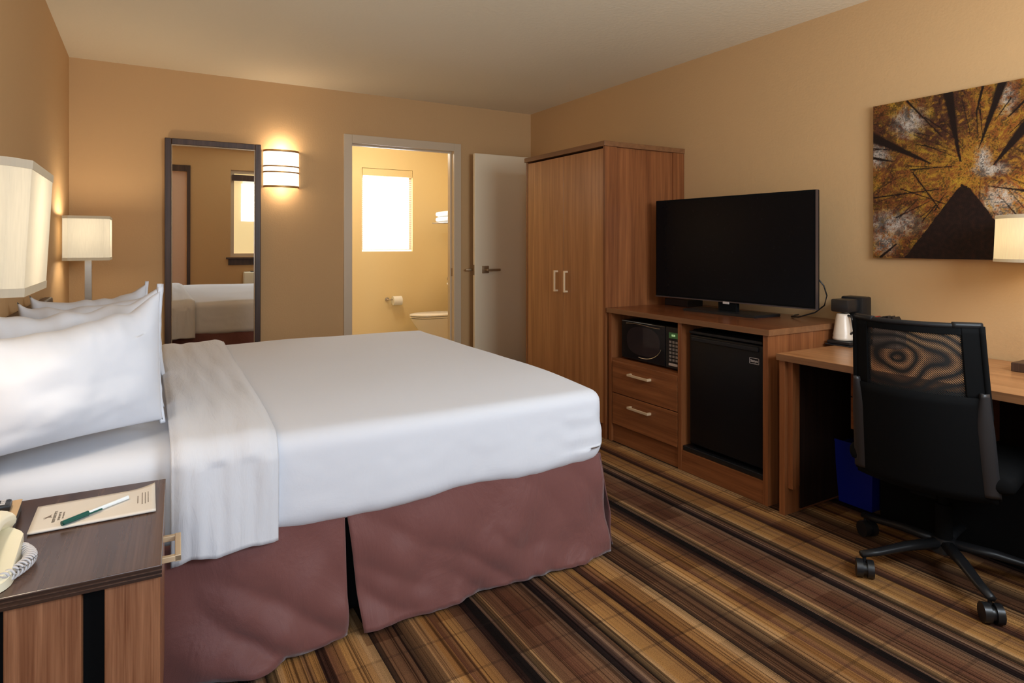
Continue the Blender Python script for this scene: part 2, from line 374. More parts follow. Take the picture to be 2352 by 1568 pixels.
m = MB().box(WX0-.06, WX1+.06, YF-.001, YF+.05, WZ0-.03, WZ0-.005, .004).box(WX0-.03, WX1+.03, YF-.001, YF+.02, WZ0-.12, WZ0-.03, .004)
m.build('window_sill', M['darkwood'], wo)
ac = empty('air_conditioner', (1.98, YF, .14), 0, 'beige air conditioner unit below the front window sill, seen only in the mirror', 'air conditioner')
MB((1.98, YF, .14)).box(1.25, 2.7, YF+.002, YF+.2, .14, .62, .02).build('housing', M['cream'], ac, 40)
m = MB((1.98, YF, .14))
for k in range(22): m.box(1.35+k*.06, 1.385+k*.06, YF+.05, YF+.16, .618, .628)
m.build('vent_grille', M['bookgrey'], ac)
# baseboards
struct(MB().box(XL, DX0-.07, YB-.012, YB, 0, .09, .003).build('baseboard_back', M['board']))
struct(MB().box(XR-.012, XR, YF, YB-.02, 0, .09, .003).build('baseboard_right', M['board']))
struct(MB().box(XL, XL+.012, YF, YB-.02, 0, .09, .003).build('baseboard_left', M['board']))
# ------------------------------------------------------------------ bed
BEDX0, BEDX1, BY0, BY1 = -.40, 1.545, 1.95, 3.80
bed = empty('bed', (.58, 2.87, 0), 0, 'king size bed with a pleated mauve-brown skirt, white mattress and dark headboard', 'bed')
O = (.58, 2.87, 0)
MB(O).box(BEDX0+.02, BEDX1-.04, BY0+.04, BY1-.04, .03, .34, .02).build('box_spring', M['blackmat'], bed)
for x in (-.3, 1.35):
    for y in (2.1, 3.6): MB(O).box(x-.03, x+.03, y-.03, y+.03, 0, .035).build('foot', M['blackmat'], bed)
m = MB(O); m.rbox(BEDX0, BEDX1-.03, BY0+.015, BY1-.015, .335, .632, .06, 40, 40, 8, lambda p, n: p+n*(.006*noise.noise(p*5)))
m.build('mattress', M['sheet'], bed, 'all')
MB(O).box(XL+.001, XL+.04, BY0-.01, BY1+.01, .25, .95, .008).build('headboard', M['darkwood'], bed)
def skirt_panel(p0, p1, out, amp, seed, lean0=0.0, lean1=0.0, flare=.03):
    p0, p1 = Vector(p0), Vector(p1); L = (p1-p0).length; d = (p1-p0).normalized(); o = Vector(out)
    nu = max(6, int(L/.012))
    def f(u, v):
        z = .385-(.385-.012)*v; g = v
        q = p0+d*(u*L)
        q = q+d*(lean0*(1-u)*v+lean1*u*v)
        ph = u*L
        big = noise.noise(V(ph*3.2+seed, v*.9, seed))*.022 + noise.noise(V(ph*7+seed+v*1.9, v*1.2, 3+seed))*.022 + abs(noise.noise(V(ph*5+seed-v*1.6, v*1.4, 8+seed)))*.03
        hem = noise.noise(V(ph*26, v*9, seed*2))*.007*max(0, v-.82)/.18
        off = flare*g+amp*1.5*big*(.15+.85*g)+hem+.004
        return V(q.x+o.x*off, q.y+o.y*off, z+(.006*noise.noise(V(ph*9, seed, 0)) if v > .99 else 0))
    return f, nu
for i, (a, b, o, am, l0, l1) in enumerate([((BEDX0, BY0+.005), (.535, BY0+.005), (0, -1), 1.3, 0, -.004), ((.54, BY0+.005), (BEDX1+.0, BY0+.005), (0, -1), 1.0, .038, .02),
                                       ((BEDX1-.0, BY0), (BEDX1-.0, BY1), (1, 0), 1.0, -.005, 0), ((BEDX1, BY1-.005), (BEDX0, BY1-.005), (0, 1), 1.0, .02, 0)]):
    f, nu = skirt_panel(a, b, o, am, 3.7*i+1.3, l0, l1, .035 if i != 1 else .045)
    so = MB(O).grid(f, nu, 28).build('bed_skirt', M['skirt'], bed, 'all')
    sm = so.modifiers.new('thick', 'SOLIDIFY'); sm.thickness = .003
# ironed corner pleat standing out at the foot
f, nu = skirt_panel((BEDX1-.02, BY0+.05), (BEDX1+.03, BY0+.20), (.95, -.3), .5, 9.1, 0, .0, .05)
so = MB(O).grid(f, nu, 20).build('skirt_pleat', M['skirt'], bed, 'all'); so.modifiers.new('thick', 'SOLIDIFY').thickness = .003
# top sheet / cover
CX0 = .062
def cdisp(p, n):
    q = p.copy(); w = .008*noise.noise(V(p.x*2.2, p.y*2.2, p.z*3))
    side = 1-max(0, min(1, (p.z-.36)/.2))
    w += .012*side*noise.noise(V(p.x*3.5+7, p.y*3.5, 2))
    if p.z < .56: w += .006*noise.noise(V(p.x*16, p.y*16, p.z*22))*(1 if p.x > 1.35 else .35)
    q += n*w
    if p.z < .42: q.z += .014*noise.noise(V(p.x*2.6, p.y*2.6, 5))+(.02*max(0, (p.x-1.25)/.3) if p.y < 2.4 else 0)
    q.z -= .02*max(0, 1-(p.y-1.92)/.4)**2*max(0, min(1, (p.z-.40)/.25))
    return q
cv = empty('top_sheet', (.8, 2.87, .35), 0, 'smooth white top sheet covering the bed down to its skirt', 'sheet')
O2 = (.8, 2.87, .35)
m = MB(O2); m.rbox(CX0+.02, BEDX1+.015, BY0-.022, BY1+.02, .352, .657, .052, 90, 110, 22, cdisp); m.build('sheet_body', M['sheet'], cv, 'all')
# folded-over cuff band with side drape
def cuff(u, v):
    # v runs across the bed: near hem -> top -> far hem ; u along x
    y0, y1, zt, zb, r = BY0-.034, BY1+.03, .670, .347, .062
    x = CX0-.006+u*(.338-CX0)
    Ls = zt-zb-r; La = r*PI/2; Lt = (y1-y0)-2*r; s_ = v*(2*Ls+2*La+Lt)
    if s_ < Ls: y, z, n = y0, zb+s_, V(0, -1, 0)
    elif s_ < Ls+La: a = (s_-Ls)/r; y, z = y0+r-r*math.cos(a), zt-r+r*math.sin(a); n = V(0, -math.cos(a), math.sin(a))
    elif s_ < Ls+La+Lt: y, z, n = y0+r+(s_-Ls-La), zt, V(0, 0, 1)
    elif s_ < Ls+2*La+Lt: a = (s_-Ls-La-Lt)/r; y, z = y1-r+r*math.sin(a), zt-r+r*math.cos(a); n = V(0, math.sin(a), math.cos(a))
    else: y, z, n = y1, zt-r-(s_-Ls-2*La-Lt), V(0, 1, 0)
    z -= .02*max(0, 1-(y-1.92)/.4)**2*max(0, min(1, (z-.40)/.25))
    x += max(0, y-1.95)/1.85*.035*u
    w = .006*noise.noise(V(x*8, y*3, z*3)) + (.010*noise.noise(V(x*30, y*1.2, z*2.5)) if z < .6 else .006*noise.noise(V(x*22, y*2.2, 0)))
    e = .012*math.exp(-((u-1)/.05)**2)+.012*math.exp(-(u/.05)**2)
    p = V(x, y, z)+n*(w+.012-e*.9)
    if z < .36: p.z += .012*noise.noise(V(x*14, 4, 1))-.012*(1-u)**3
    return p
co = MB(O2).grid(cuff, 60, 220).build('folded_cuff', M['cuff'], cv, 'all')
sm = co.modifiers.new('thick', 'SOLIDIFY'); sm.thickness = .006; sm.offset = -1
# ------------------------------------------------------------------ pillows
def pillow(name, loc, rot, w, h, th, seed, label, grp, slump=.10):
    root = bpy.data.objects.new(name, None); C.objects.link(root); root.location = loc; root.rotation_euler = rot; tag(root, label, 'pillow', grp)
    def surf(sgn):
        def f(u, v):
            a, b = u*2-1, v*2-1
            ex = max(0, 1-abs(a)**2.6)**.55*max(0, 1-abs(b)**2.6)**.55
            # sides bow inwards between pointed ears
            x = a*w/2*(1-.055*(1-b*b)); z = b*h/2*(1-.10*(1-a*a)*(1 if b > 0 else .4))
            z += (.03*abs(a)**6 if b > 0 else 0)*max(0, b)**3
            z -= slump*h*(1-a)/2*max(0, (b+1)/2)
            cr = noise.noise(V(a*1.8+seed, b*1.8, sgn))*.016+noise.noise(V(a*5+seed, b*5, sgn*2))*.004*(.3+abs(b))
            edge = max(0, abs(b)-.3)**1.6
            cr += edge*.020*noise.noise(V(a*9+seed, b*2+3, 1)) * (1 if b > 0 else .4)
            y = sgn*(ex*(th/2+cr))
            return V(x, y, z+.012*noise.noise(V(a*4+seed, 1, 2))*(b > .6))
        return f
    m = MB(); m.grid(surf(-1), 70, 56); m.grid(surf(1), 70, 56)
    bmesh.ops.remove_doubles(m.b, verts=m.b.verts, dist=.0004)
    m.build('pillow_body', M['pillow'], root, 'all')
    m = MB()
    def fl(u, v):
        b = v*2-1
        return V(w/2*(1-.055*(1-b*b))-.006+u*.014, .003*noise.noise(V(b*9+seed, u, 1)), b*h/2+(.03*max(0, b)**3)+.01*b)
    fo = m.grid(fl, 3, 50).build('pillow_hem', M['pillow'], root, 'all'); fo.modifiers.new('t', 'SOLIDIFY').thickness = .006
    return root
G = 'white pillows propped against the headboard'
a1 = math.radians(27)
pillow('pillow', (-.172, 2.075, .858), (math.radians(-2), 0, a1), .475, .365, .18, 1.0, 'white pillow nearest the camera, its broad plump face turned to the nightstand', G, .2)
pillow('pillow', (-.185, 2.31, .858), (math.radians(-3), 0, math.radians(20)), .475, .36, .15, 5.0, 'white pillow standing directly behind the nearest one', G)
pillow('pillow', (-.175, 2.93, .836), (math.radians(-3), 0, math.radians(16)), .48, .335, .16, 9.0, 'white pillow on the far half with its pointed corner beside the mirror', G)
pillow('pillow', (-.205, 3.22, .836), (math.radians(-3), 0, math.radians(10)), .42, .335, .14, 13.0, 'farthest white pillow, hardly rising above the other ones, close to the back lamp', G)
# ------------------------------------------------------------------ nightstands
def nightstand(loc, rz, label):
    r = empty('nightstand', loc, rz, label, 'nightstand', 'nightstands either side of the bed')
    # local: x from -.46 (wall) to 0, y 0..-.49 ; origin at front-right-back corner on floor
    m = MB().box(-.44, .0, -.495, 0, .577, .60, .0015); m.build('top', [M['nstop']], r)
    m = MB()
    for k in range(3): m.box(-.44, .001, -.4965, -.4945, .5775+k*.0078, .5775+k*.0078+.0045)
    m.build('ridged_edge', M['nsedge'], r)
    MB().box(-.092, -.002, -.485, -.46, 0, .5765, .002).build('side_panel', M['nsside'], r)
    MB().box(-.240, -.127, -.485, -.46, 0, .5765, .002).build('side_panel', M['nsside'], r)
    MB().box(-.39, -.27, -.485, -.46, 0, .5765, .002).build('side_panel', M['nsside'], r)
    MB().box(-.42, -.025, -.458, -.02, .02, .5765).build('carcass', M['blackmat'], r)
    for z0, z1 in ((.37, .57), (.16, .36)):
        d = MB().box(-.025, -.003, -.475, -.015, z0, z1, .002).build('drawer', M['nsside'], r)
        if z0 < .3: continue
        hz = z0+.150
        hm = MB().box(-.004, .034, -.315, -.303, hz, hz+.012, .001).box(-.004, .034, -.207, -.195, hz, hz+.012, .001).box(.022, .034, -.315, -.195, hz-.001, hz+.013, .001)
        hm.build('handle', M['brass'], d)
    MB().box(-.42, -.03, -.45, -.03, 0, .02).build('plinth', M['blackmat'], r)
    return r
n1 = nightstand((.043, 1.856, 0), math.radians(-2.2), 'dark-topped wooden nightstand in the foreground with a notepad and phone on it')
n2 = copy_tree(n1); n2.location = (.03, 4.72, 0); n2.rotation_euler = (0, 0, 0); n2['label'] = 'dark-topped nightstand hidden behind the bed in the back left corner, under the small lit lamp'
# things on the near nightstand
ZT = .60
np_ = empty('notepad', (-.1, 1.71, ZT), 0, 'beige hotel notepad printed with a small crest, lying on the nightstand under the pen', 'notepad')
def npf(u, v):
    x = -.216+u*(.234); y = 1.634+v*(.155+.004*u)
    return V(x, y, ZT+.0041+.010*(max(0, u-.75)/.25)**2*(v**2))
o = MB((-.1, 1.71, ZT)).grid(npf, 24, 12).build('sheets', M['notepad'], np_, 'all'); sm = o.modifiers.new('t', 'SOLIDIFY'); sm.thickness = .0036; sm.offset = 0
m = MB((-.1, 1.71, ZT)); zt = ZT+.0059
def mark(x0, x1, y0, y1):
    u = (x0+.216)/.234; v = (y0-1.634)/.157; q = zt+.010*(max(0, u-.75)/.25)**2*v*v
    m.box(x0, x1, y0, y1, q-.0002, q+.0005)
m.b.free(); m = MB((-.1, 1.71, ZT))
# crest: small bird-like mark above rows of tiny lettering (rows run along y)
m.prism([(-.197, 1.706), (-.190, 1.712), (-.182, 1.722), (-.184, 1.712), (-.180, 1.704), (-.188, 1.706), (-.196, 1.698), (-.192, 1.705)], zt, zt+.0003); m.build('printed_crest', M['ink'], np_); m = MB((-.1, 1.71, ZT))
random.seed(3)
for x, y0, y1, hh in ((-.176, 1.672, 1.738, .0055), (-.167, 1.68, 1.728, .0045), (-.160, 1.686, 1.722, .003)):
    y = y0
    while y < y1:
        l = random.uniform(.0025, .005); mark(x-hh/2, x-hh/2+hh*random.choice((.5, .8, 1)), y, y+l*.55); mark(x-hh/2, x+hh/2, y, y+.001); y += l+.0012
m.build('printed_heading', M['ink'], np_); m = MB((-.1, 1.71, ZT))
for x, y0, y1 in ((-.018, 1.695, 1.742), (-.009, 1.685, 1.752), (-.003, 1.685, 1.752), (.003, 1.69, 1.75)):
    y = y0
    while y < y1:
        l = random.uniform(.002, .006); mark(x-.0009, x+.0009, y, y+l); y += l+.0015
m.build('printed_address', M['ink'], np_)
pen = empty('pen', (-.09, 1.69, ZT+.0115), 0, 'white ballpoint pen with a dark green cap lying across the notepad', 'pen')
po = (-.09, 1.69, ZT+.0115)
A, B = V(-.157, 1.640, .6116), V(-.028, 1.740, .6113); dr = (B-A).normalized()
MB(po).cyl(A+dr*.05, A+dr*.125, .0042).cyl(A+dr*.125, A+dr*.15, .0042, .0046).build('barrel', M['penwhite'], pen, 40)
pr = V(dr.y, -dr.x, 0)
m = MB(po).cyl(A, A+dr*.056, .0052, .0056); m.cyl(A+dr*.0+pr*.006, A+dr*.083+pr*.0068, .0022, .0018); m.cyl(A+pr*.001, A+pr*.0065, .002); m.build('cap', M['greenpen'], pen, 40)
bk = empty('guest_book', (-.3, 1.72, ZT), 0, 'tan covered booklet with dark sides at the left edge, under the black remote', 'book')
bo = (-.3, 1.72, ZT); rt = Matrix.Translation((-.25, 1.8, 0)) @ Matrix.Rotation(math.radians(2), 4, 'Z')
MB(bo).box(-.08, .002, -.19, .002, ZT+.0005, ZT+.022, .001, mat=rt).build('page_block', M['bookgrey'], bk)
MB(bo).box(-.082, .004, -.192, .004, ZT+.022, ZT+.0255, .001, mat=rt).build('cover', M['booktan'], bk)
m = MB(bo)
for k in range(5): m.box(-.03, -.022, -.155+k*.018, -.148+k*.018+.004, ZT+.0255, ZT+.026, mat=rt)
m.build('printed_title', M['ink'], bk)
rc = empty('remote_control', (-.30, 1.76, ZT+.026), 0, 'black television remote control lying on the tan booklet', 'remote control')
ro = (-.3, 1.76, ZT+.026)
rm = Matrix.Translation((-.258, 1.748, 0)) @ Matrix.Rotation(math.radians(3), 4, 'Z')
MB(ro).box(-.075, .0, -.022, .022, ZT+.026, ZT+.042, .005, mat=rm).build('body', M['black'], rc, 40)
m = MB(ro)
for i in range(4):
    for j in range(3): m.box(-.07+i*.017, -.061+i*.017, -.014+j*.011, -.008+j*.011, ZT+.041, ZT+.0435, .001, mat=rm)
m.build('buttons', M['cord'], rc)
ph = empty('telephone', (-.3, 1.47, ZT), 0, 'cream corded desk telephone at the left edge of the nightstand, with coiled cord', 'telephone')
fo = (-.3, 1.47, ZT)
def pbase(x0, x1, y0, y1, z0, zl, zr, rr):
    m = MB(fo); poly = []
    for cx, cy, a0 in ((x1-rr, y1-rr, 0), (x0+rr, y1-rr, 90), (x0+rr, y0+rr, 180), (x1-rr, y0+rr, 270)):
        for k in range(7): a = math.radians(a0+k*15); poly.append((cx+rr*math.cos(a), cy+rr*math.sin(a)))
    t = bmesh.new(); a = [t.verts.new((x, y, z0)) for x, y in poly]; b = [t.verts.new((x*.97+(x0+x1)/2*.03, y*.97+(y0+y1)/2*.03, zl+(zr-zl)*(y-y0)/(y1-y0))) for x, y in poly]
    n = len(poly); t.faces.new(a[::-1]); t.faces.new(b)
    for k in range(n): t.faces.new((a[k], a[(k+1) % n], b[(k+1) % n], b[k]))
    bmesh.ops.bevel(t, geom=[e for e in t.edges if all(v in b for v in e.verts)], offset=.006, segments=3, affect='EDGES'); m._merge(t); return m
pbase(-.335, -.208, 1.375, 1.598, ZT+.001, ZT+.018, ZT+.046, .05).build('base', M['cream'], ph, 50)
m = MB(fo)
def hs(u, v):
    y = 1.39+u*.20; r = .021+.010*(abs(u*2-1)**3); a = v*2*PI
    return V(-.262+r*1.15*math.cos(a), y, ZT+.062+.010*math.sin(PI*u)+r*.75*math.sin(a)-.006*abs(u*2-1)**4)
m.grid(hs, 24, 20); m.build('handset', M['cream'], ph, 'all')
m = MB(fo)
for i in range(4):
    for j in range(3): m.box(-.33+j*.012, -.321+j*.012, 1.42+i*.024, 1.435+i*.024, ZT+.022+i*.004, ZT+.033+i*.004, .002)
m.build('keypad', M['paper'], ph)
pts = []
for k in range(230):
    u = k/229; a = u*2*PI*15
    cx = -.222+.030*math.sin(u*PI*.9); cy = 1.415+.13*u; cz = ZT+.0135
    pts.append((cx+.010*math.cos(a), cy, cz+.010*math.sin(a)))
pts = [(-.25, 1.39, ZT+.05), (-.235, 1.398, ZT+.03)]+pts
MB(fo).tube(pts, .0022, 6).build('coiled_cord', M['cord'], ph, 'all')
# ------------------------------------------------------------------ square linen lamps
def oct_ring(cx, cy, hx, hy, ch): return [(cx+hx-ch, cy-hy), (cx+hx, cy-hy+ch), (cx+hx, cy+hy-ch), (cx+hx-ch, cy+hy), (cx-hx+ch, cy+hy), (cx-hx, cy+hy-ch), (cx-hx, cy-hy+ch), (cx-hx+ch, cy-hy)]
def lamp(loc, tilt, label, ox=0.0, bw=.07):
    r = empty('table_lamp', loc, 0, label, 'lamp', 'square linen lamps either side of the bed')
    def band(z0, z1, d, name, mat):
        t = bmesh.new(); P = oct_ring(0, 0, .112+d, .175+d, .028)
        lo = [t.verts.new((x, y, z0)) for x, y in P]; hi = [t.verts.new((x, y, z1)) for x, y in P]
        for k in range(8): t.faces.new((lo[k], lo[(k+1) % 8], hi[(k+1) % 8], hi[k]))
        m = MB(); m._merge(t, Matrix.Translation((ox, 0, .645)) @ Matrix.Rotation(tilt, 4, 'Y')); o = m.build(name, mat, r)
        s = o.modifiers.new('t', 'SOLIDIFY'); s.thickness = .002; return o
    sh = band(-.125, .125, 0, 'lamp_shade', M['shade'])
    b = band(.111, .127, .0012, 'shade_trim', M['shadetrim']); b2 = band(-.127, -.111, .0012, 'shade_trim', M['shadetrim'])
    MB().box(-.018, .018, -.018, .018, .02, .53, .002).build('pole', M['steel'], r)
    MB().box(-bw, bw, -.085, .085, .0, .02, .004).build('base', M['steel'], r)
    MB().lathe([(.012, .53), (.012, .56), (.028, .60), (.033, .635), (.022, .67), (.002, .68)], n=20).build('bulb', M['bulb'], r, 'all')
    return r
LC = (1, .85, .64)
l1 = lamp((-.378, 1.60, ZT), math.radians(3), 'large lit lamp with square cream shade cut off by the left edge of the photo', .076, .032)
l2 = lamp((-.297, 4.43, ZT), 0, 'lit lamp with square cream shade in the far left corner beside the mirror')
for y, z, x, e in ((1.60, 1.245, -.30, 4.7), (4.43, 1.245, -.297, 7.2)):
    light('POINT', 'lamp_light', (x, y, z+.06), e, LC, .05); light('POINT', 'lamp_light', (x, y, z-.07), e*.4, LC, .04)
# ------------------------------------------------------------------ mirror
mi = empty('wall_mirror', (.42, YB-.019, .3), 0, 'tall dark-framed mirror on the back wall reflecting the bed', 'mirror')
mi.rotation_euler = (math.radians(1.0), 0, 0)
mo = (.42, YB-.02, .3); X0, X1, Z0, Z1, fw = .107, .735, .12, 1.952, .042
m = MB(mo).box(X0, X0+fw, YB-.03, YB-.002, Z0, Z1, .004).box(X1-fw, X1, YB-.03, YB-.002, Z0, Z1, .004).box(X0+fw, X1-fw, YB-.03, YB-.002, Z1-fw, Z1, .004).box(X0+fw, X1-fw, YB-.03, YB-.002, Z0, Z0+fw, .004)
m.build('frame', M['darkwood'], mi)
iw = .004
m = MB(mo).box(X0+fw, X0+fw+iw, YB-.028, YB-.01, Z0+fw, Z1-fw).box(X1-fw-iw, X1-fw, YB-.028, YB-.01, Z0+fw, Z1-fw).box(X0+fw+iw, X1-fw-iw, YB-.028, YB-.01, Z1-fw-iw, Z1-fw).box(X0+fw+iw, X1-fw-iw, YB-.028, YB-.01, Z0+fw, Z0+fw+iw)
m.build('inner_bead', M['bronze'], mi)
MB(mo).box(X0+fw+iw, X1-fw-iw, YB-.018, YB-.008, Z0+fw+iw, Z1-fw-iw).build('mirror_glass', M['mirror'], mi)
# ------------------------------------------------------------------ wall sconce
sc = empty('wall_sconce', (.886, YB, 1.64), 0, 'lit half-round wall sconce with brass bands between mirror and bathroom door', 'wall lamp')
so_ = (.886, YB, 1.64); SX, SR, SD = .886, .128, .085
def arc(r_, d_, z0, z1, th=None):
    t = bmesh.new(); n = 24; lo = []; hi = []
    for k in range(n+1):
        a = PI*k/n; x = SX+r_*math.cos(a); y = YB-.004-d_*math.sin(a)**.8
        lo.append(t.verts.new((x, y, z0))); hi.append(t.verts.new((x, y, z1)))
    for k in range(n): t.faces.new((lo[k], lo[k+1], hi[k+1], hi[k]))
    return t
m = MB(so_); m._merge(arc(SR, SD, 1.645, 1.918)); o = m.build('glass_shade', M['sconceglass'], sc, 'all')
for z0, z1, e in ((1.908, 1.923, .004), (1.794, 1.804, .004), (1.750, 1.760, .004), (1.638, 1.654, .004)):
    m = MB(so_); m._merge(arc(SR+e, SD+e, z0, z1)); o = m.build('metal_band', M['sconceband'], sc, 'all'); o.modifiers.new('t', 'SOLIDIFY').thickness = .004
MB(so_).box(SX-.05, SX+.05, YB-.012, YB-.001, 1.70, 1.86, .002).build('back_plate', M['sconceband'], sc)
light('POINT', 'sconce_light', (SX, YB-.075, 1.93), 2.3, LC, .05); light('POINT', 'sconce_light', (SX, YB-.075, 1.63), 1.3, LC, .05)
# ------------------------------------------------------------------ toilet and bathroom items
to = empty('toilet', (2.95, 6.62, 0), 0, 'white toilet with closed lid seen through the bathroom doorway', 'toilet'); tO = (2.95, 6.62, 0)
def egg(cx, cy, a, b, k=0): return [(cx+a*math.cos(q)*(1 if math.cos(q) > 0 else 1.25), cy+b*math.sin(q)) for q in [2*PI*i/40 for i in range(40)]]
def loft(rings, off):
    m = MB(off); t = bmesh.new(); R = [[t.verts.new(p) for p in r] for r in rings]; n = len(R[0])
    for a, b in zip(R, R[1:]):
        for k in range(n): t.faces.new((a[k], a[(k+1) % n], b[(k+1) % n], b[k]))
    t.faces.new(R[0][::-1]); t.faces.new(R[-1]); m._merge(t); return m
def er(cx, a, b, z): return [(x, y, z) for x, y in egg(cx, 6.62, a, b)]
loft([er(2.92, .20, .11, 0), er(2.92, .17, .10, .05), er(2.91, .15, .10, .16), er(2.89, .20, .14, .26), er(2.87, .235, .175, .35), er(2.87, .245, .185, .375)], tO).build('bowl', M['porcelain'], to, 50)
loft([er(2.87, .232, .18, .377), er(2.87, .25, .19, .385), er(2.87, .25, .19, .393), er(2.87, .24, .18, .397)], tO).build('seat', M['porcelain'], to, 50)
loft([er(2.87, .24, .18, .401), er(2.87, .252, .192, .405), er(2.87, .25, .19, .418), er(2.87, .22, .165, .424)], tO).build('lid', M['porcelain'], to, 50)
MB(tO).box(3.12, 3.33, 6.39, 6.85, .37, .72, .02, 3).build('tank', M['porcelain'], to, 40)
MB(tO).box(3.11, 3.335, 6.38, 6.86, .721, .75, .01, 3).build('tank_lid', M['porcelain'], to, 40)
tp = empty('toilet_roll_holder', (2.45, BY, .56), 0, 'chrome toilet roll holder on the bathroom wall below the window', 'toilet roll holder'); pO = (2.45, BY, .56)
MB(pO).lathe([(.024, 0), (.024, .012), (.01, .014), (.008, .06)], n=20).build('wall_mount', M['steel'], tp, 40).rotation_euler = (PI/2, 0, 0)
tp.children and None
MB(pO).cyl((2.43, BY-.058, .56), (2.62, BY-.058, .56), .007).build('arm', M['steel'], tp, 40)
for ch in bpy.data.objects:
    if ch.parent == tp and ch.name.startswith('wall_mount'):
        for v in ch.data.vertices: v.co = v.co + Vector(pO)
        ch.location = (0, 0, 0)
tr = MB((2.565, BY-.066, .5)).cyl((2.50, BY-.064, .545), (2.605, BY-.064, .545), .054, n=32).build('toilet_paper_roll', M['paper'], None, 40)
tag(tr, 'white toilet paper roll on the holder under the bathroom window', 'toilet paper')
m = MB((3.15, 6.6, 1.45)); tsO = (3.15, 6.6, 1.45)
ts = empty('towel_shelf', tsO, 0, 'chrome towel shelf above the toilet, just inside the door edge', 'shelf')
m = MB(tsO)
for x in (2.97, 3.06, 3.15, 3.24): m.cyl((x, 6.25, 1.465), (x, 6.95, 1.465), .006, n=10)
m.build('rail', M['steel'], ts, 40)
for y in (6.25, 6.94): MB(tsO).box(2.965, BX1, y, y+.012, 1.458, 1.472).build('bracket', M['steel'], ts)
for k, (z, lb) in enumerate(((1.473, 'folded white towel at the bottom of the shelf over the toilet'), (1.536, 'folded white towel on top of the other, over the toilet'))):
    o = MB((3.1, 6.6, z)).rbox(2.955, 3.26, 6.35, 6.85, z, z+.06, .028, 10, 14, 6).build('folded_towel', M['terry'], None, 'all'); tag(o, lb, 'towel', 'folded towels on the bathroom shelf')
gb = MB((2.85, 6.2, .4)).cyl((2.86, 6.22, .40), (2.86, 6.22, .92), .008, n=12).box(2.835, 2.87, 6.205, 6.235, .82, .85, .003).cyl((2.86, 6.22, .0), (2.86, 6.22, .40), .008, n=12).cyl((2.86, 6.22, 0), (2.86, 6.22, .015), .07).build('toilet_brush_stand', M['bronze'], None, 40)
tag(gb, 'slim bronze metal stand beside the toilet at the doorway edge', 'stand')
# ------------------------------------------------------------------ wardrobe
WO = (2.46, 3.04, 0); wr = empty('wardrobe', WO, 0, 'tall two-door brown wood wardrobe against the right wall', 'wardrobe')
wx0, wx1, wy0, wy1, wz = 2.46, XR-.002, 3.045, 3.985, 1.855
MB(WO).box(wx0-.012, wx1, wy0-.006, wy1+.006, wz-.032, wz, .002).build('top_panel', M['wedge'], wr)
m = MB(WO).box(wx0, wx0+.09, wy0, wy0+.022, 0, wz-.033).box(wx1-.10, wx1, wy0, wy0+.022, 0, wz-.033).box(wx0+.09, wx1-.10, wy0+.012, wy0+.024, 0, wz-.033)
m.build('side_panel', M['wz'], wr)
MB(WO).box(wx0, wx1, wy1-.022, wy1, 0, wz-.033).build('side_panel', M['wz'], wr)
MB(WO).box(wx0+.03, wx1, wy0+.03, wy1-.03, .09, wz-.04).build('carcass', M['blackmat'], wr)
MB(WO).box(wx0+.01, wx0+.03, wy0+.022, wy1-.022, 0, .085).build('plinth', M['wy'], wr)
ym = 3.497
for y0, y1, hy in ((wy0+.025, ym-.0015, 3.455), (ym+.0015, wy1-.025, 3.572)):
    d = MB(WO).box(wx0+.002, wx0+.022, y0, y1, .09, wz-.044, .0015).build('door', M['wdoor'], wr)
    MB(WO).box(wx0-.030, wx0-.020, hy-.007, hy+.007, .885, 1.03, .001).box(wx0-.021, wx0+.003, hy-.007, hy+.007, .885, .897).box(wx0-.021, wx0+.003, hy-.007, hy+.007, 1.018, 1.03).build('handle', M['brass'], d)
# ------------------------------------------------------------------ TV cabinet
KO = (2.48, 1.9, 0); kc = empty('media_cabinet', KO, 0, 'brown wood cabinet holding the television, microwave and mini fridge', 'cabinet')
kx0, kx1, ky0, ky1, kz = 2.472, 3.06, 1.88, 3.03, .818
MB(KO).box(kx0-.012, XR-.03, ky0-.014, ky1+.004, kz-.030, kz, .002).build('top', [M['wtop']], kc)
MB(KO).box(kx0-.0135, kx0-.0115, ky0-.014, ky1+.004, kz-.029, kz-.001).box(kx0-.012, XR-.03, ky0-.0155, ky0-.0135, kz-.029, kz-.001).build('edge_band', M['wedge'], kc)
MB(KO).box(kx0, kx1, ky0, ky0+.028, 0, kz-.031, .001).build('side_panel', M['wz'], kc)
MB(KO).box(kx0, kx1, ky1-.03, ky1, 0, kz-.031, .001).build('side_panel', M['wz'], kc)
MB(KO).box(kx0, kx1, 2.418, 2.446, 0, kz-.031, .001).build('divider', M['wz'], kc)
MB(KO).box(kx1-.01, kx1, ky0+.028, 2.418, 0, kz-.031).box(kx1-.01, kx1, 2.446, ky1-.03, 0, kz-.031).build('back_panel', M['wz'], kc)
MB(KO).box(kx0+.004, kx1-.01, 2.446, ky1-.03, .492, .512).build('shelf', M['wy'], kc)
for z0, z1 in ((.305, .498), (.112, .300)):
    d = MB(KO).box(kx0-.001, kx0+.018, 2.449, 2.992, z0, z1, .0015).build('drawer', M['wy'], kc)
    MB(KO).box(kx0+.018, kx1-.08, 2.46, 2.98, z0+.02, z1-.02).build('drawer_box', M['wy'], d)
    hz = z0+.128
    MB(KO).box(kx0-.032, kx0-.022, 2.65, 2.825, hz, hz+.013, .001).box(kx0-.023, kx0, 2.65, 2.662, hz, hz+.013).box(kx0-.023, kx0, 2.813, 2.825, hz, hz+.013).build('handle', M['brass'], d)
MB(KO).box(kx0+.014, kx0+.032, 2.446, ky1-.03, 0, .105).build('plinth', M['wy'], kc)
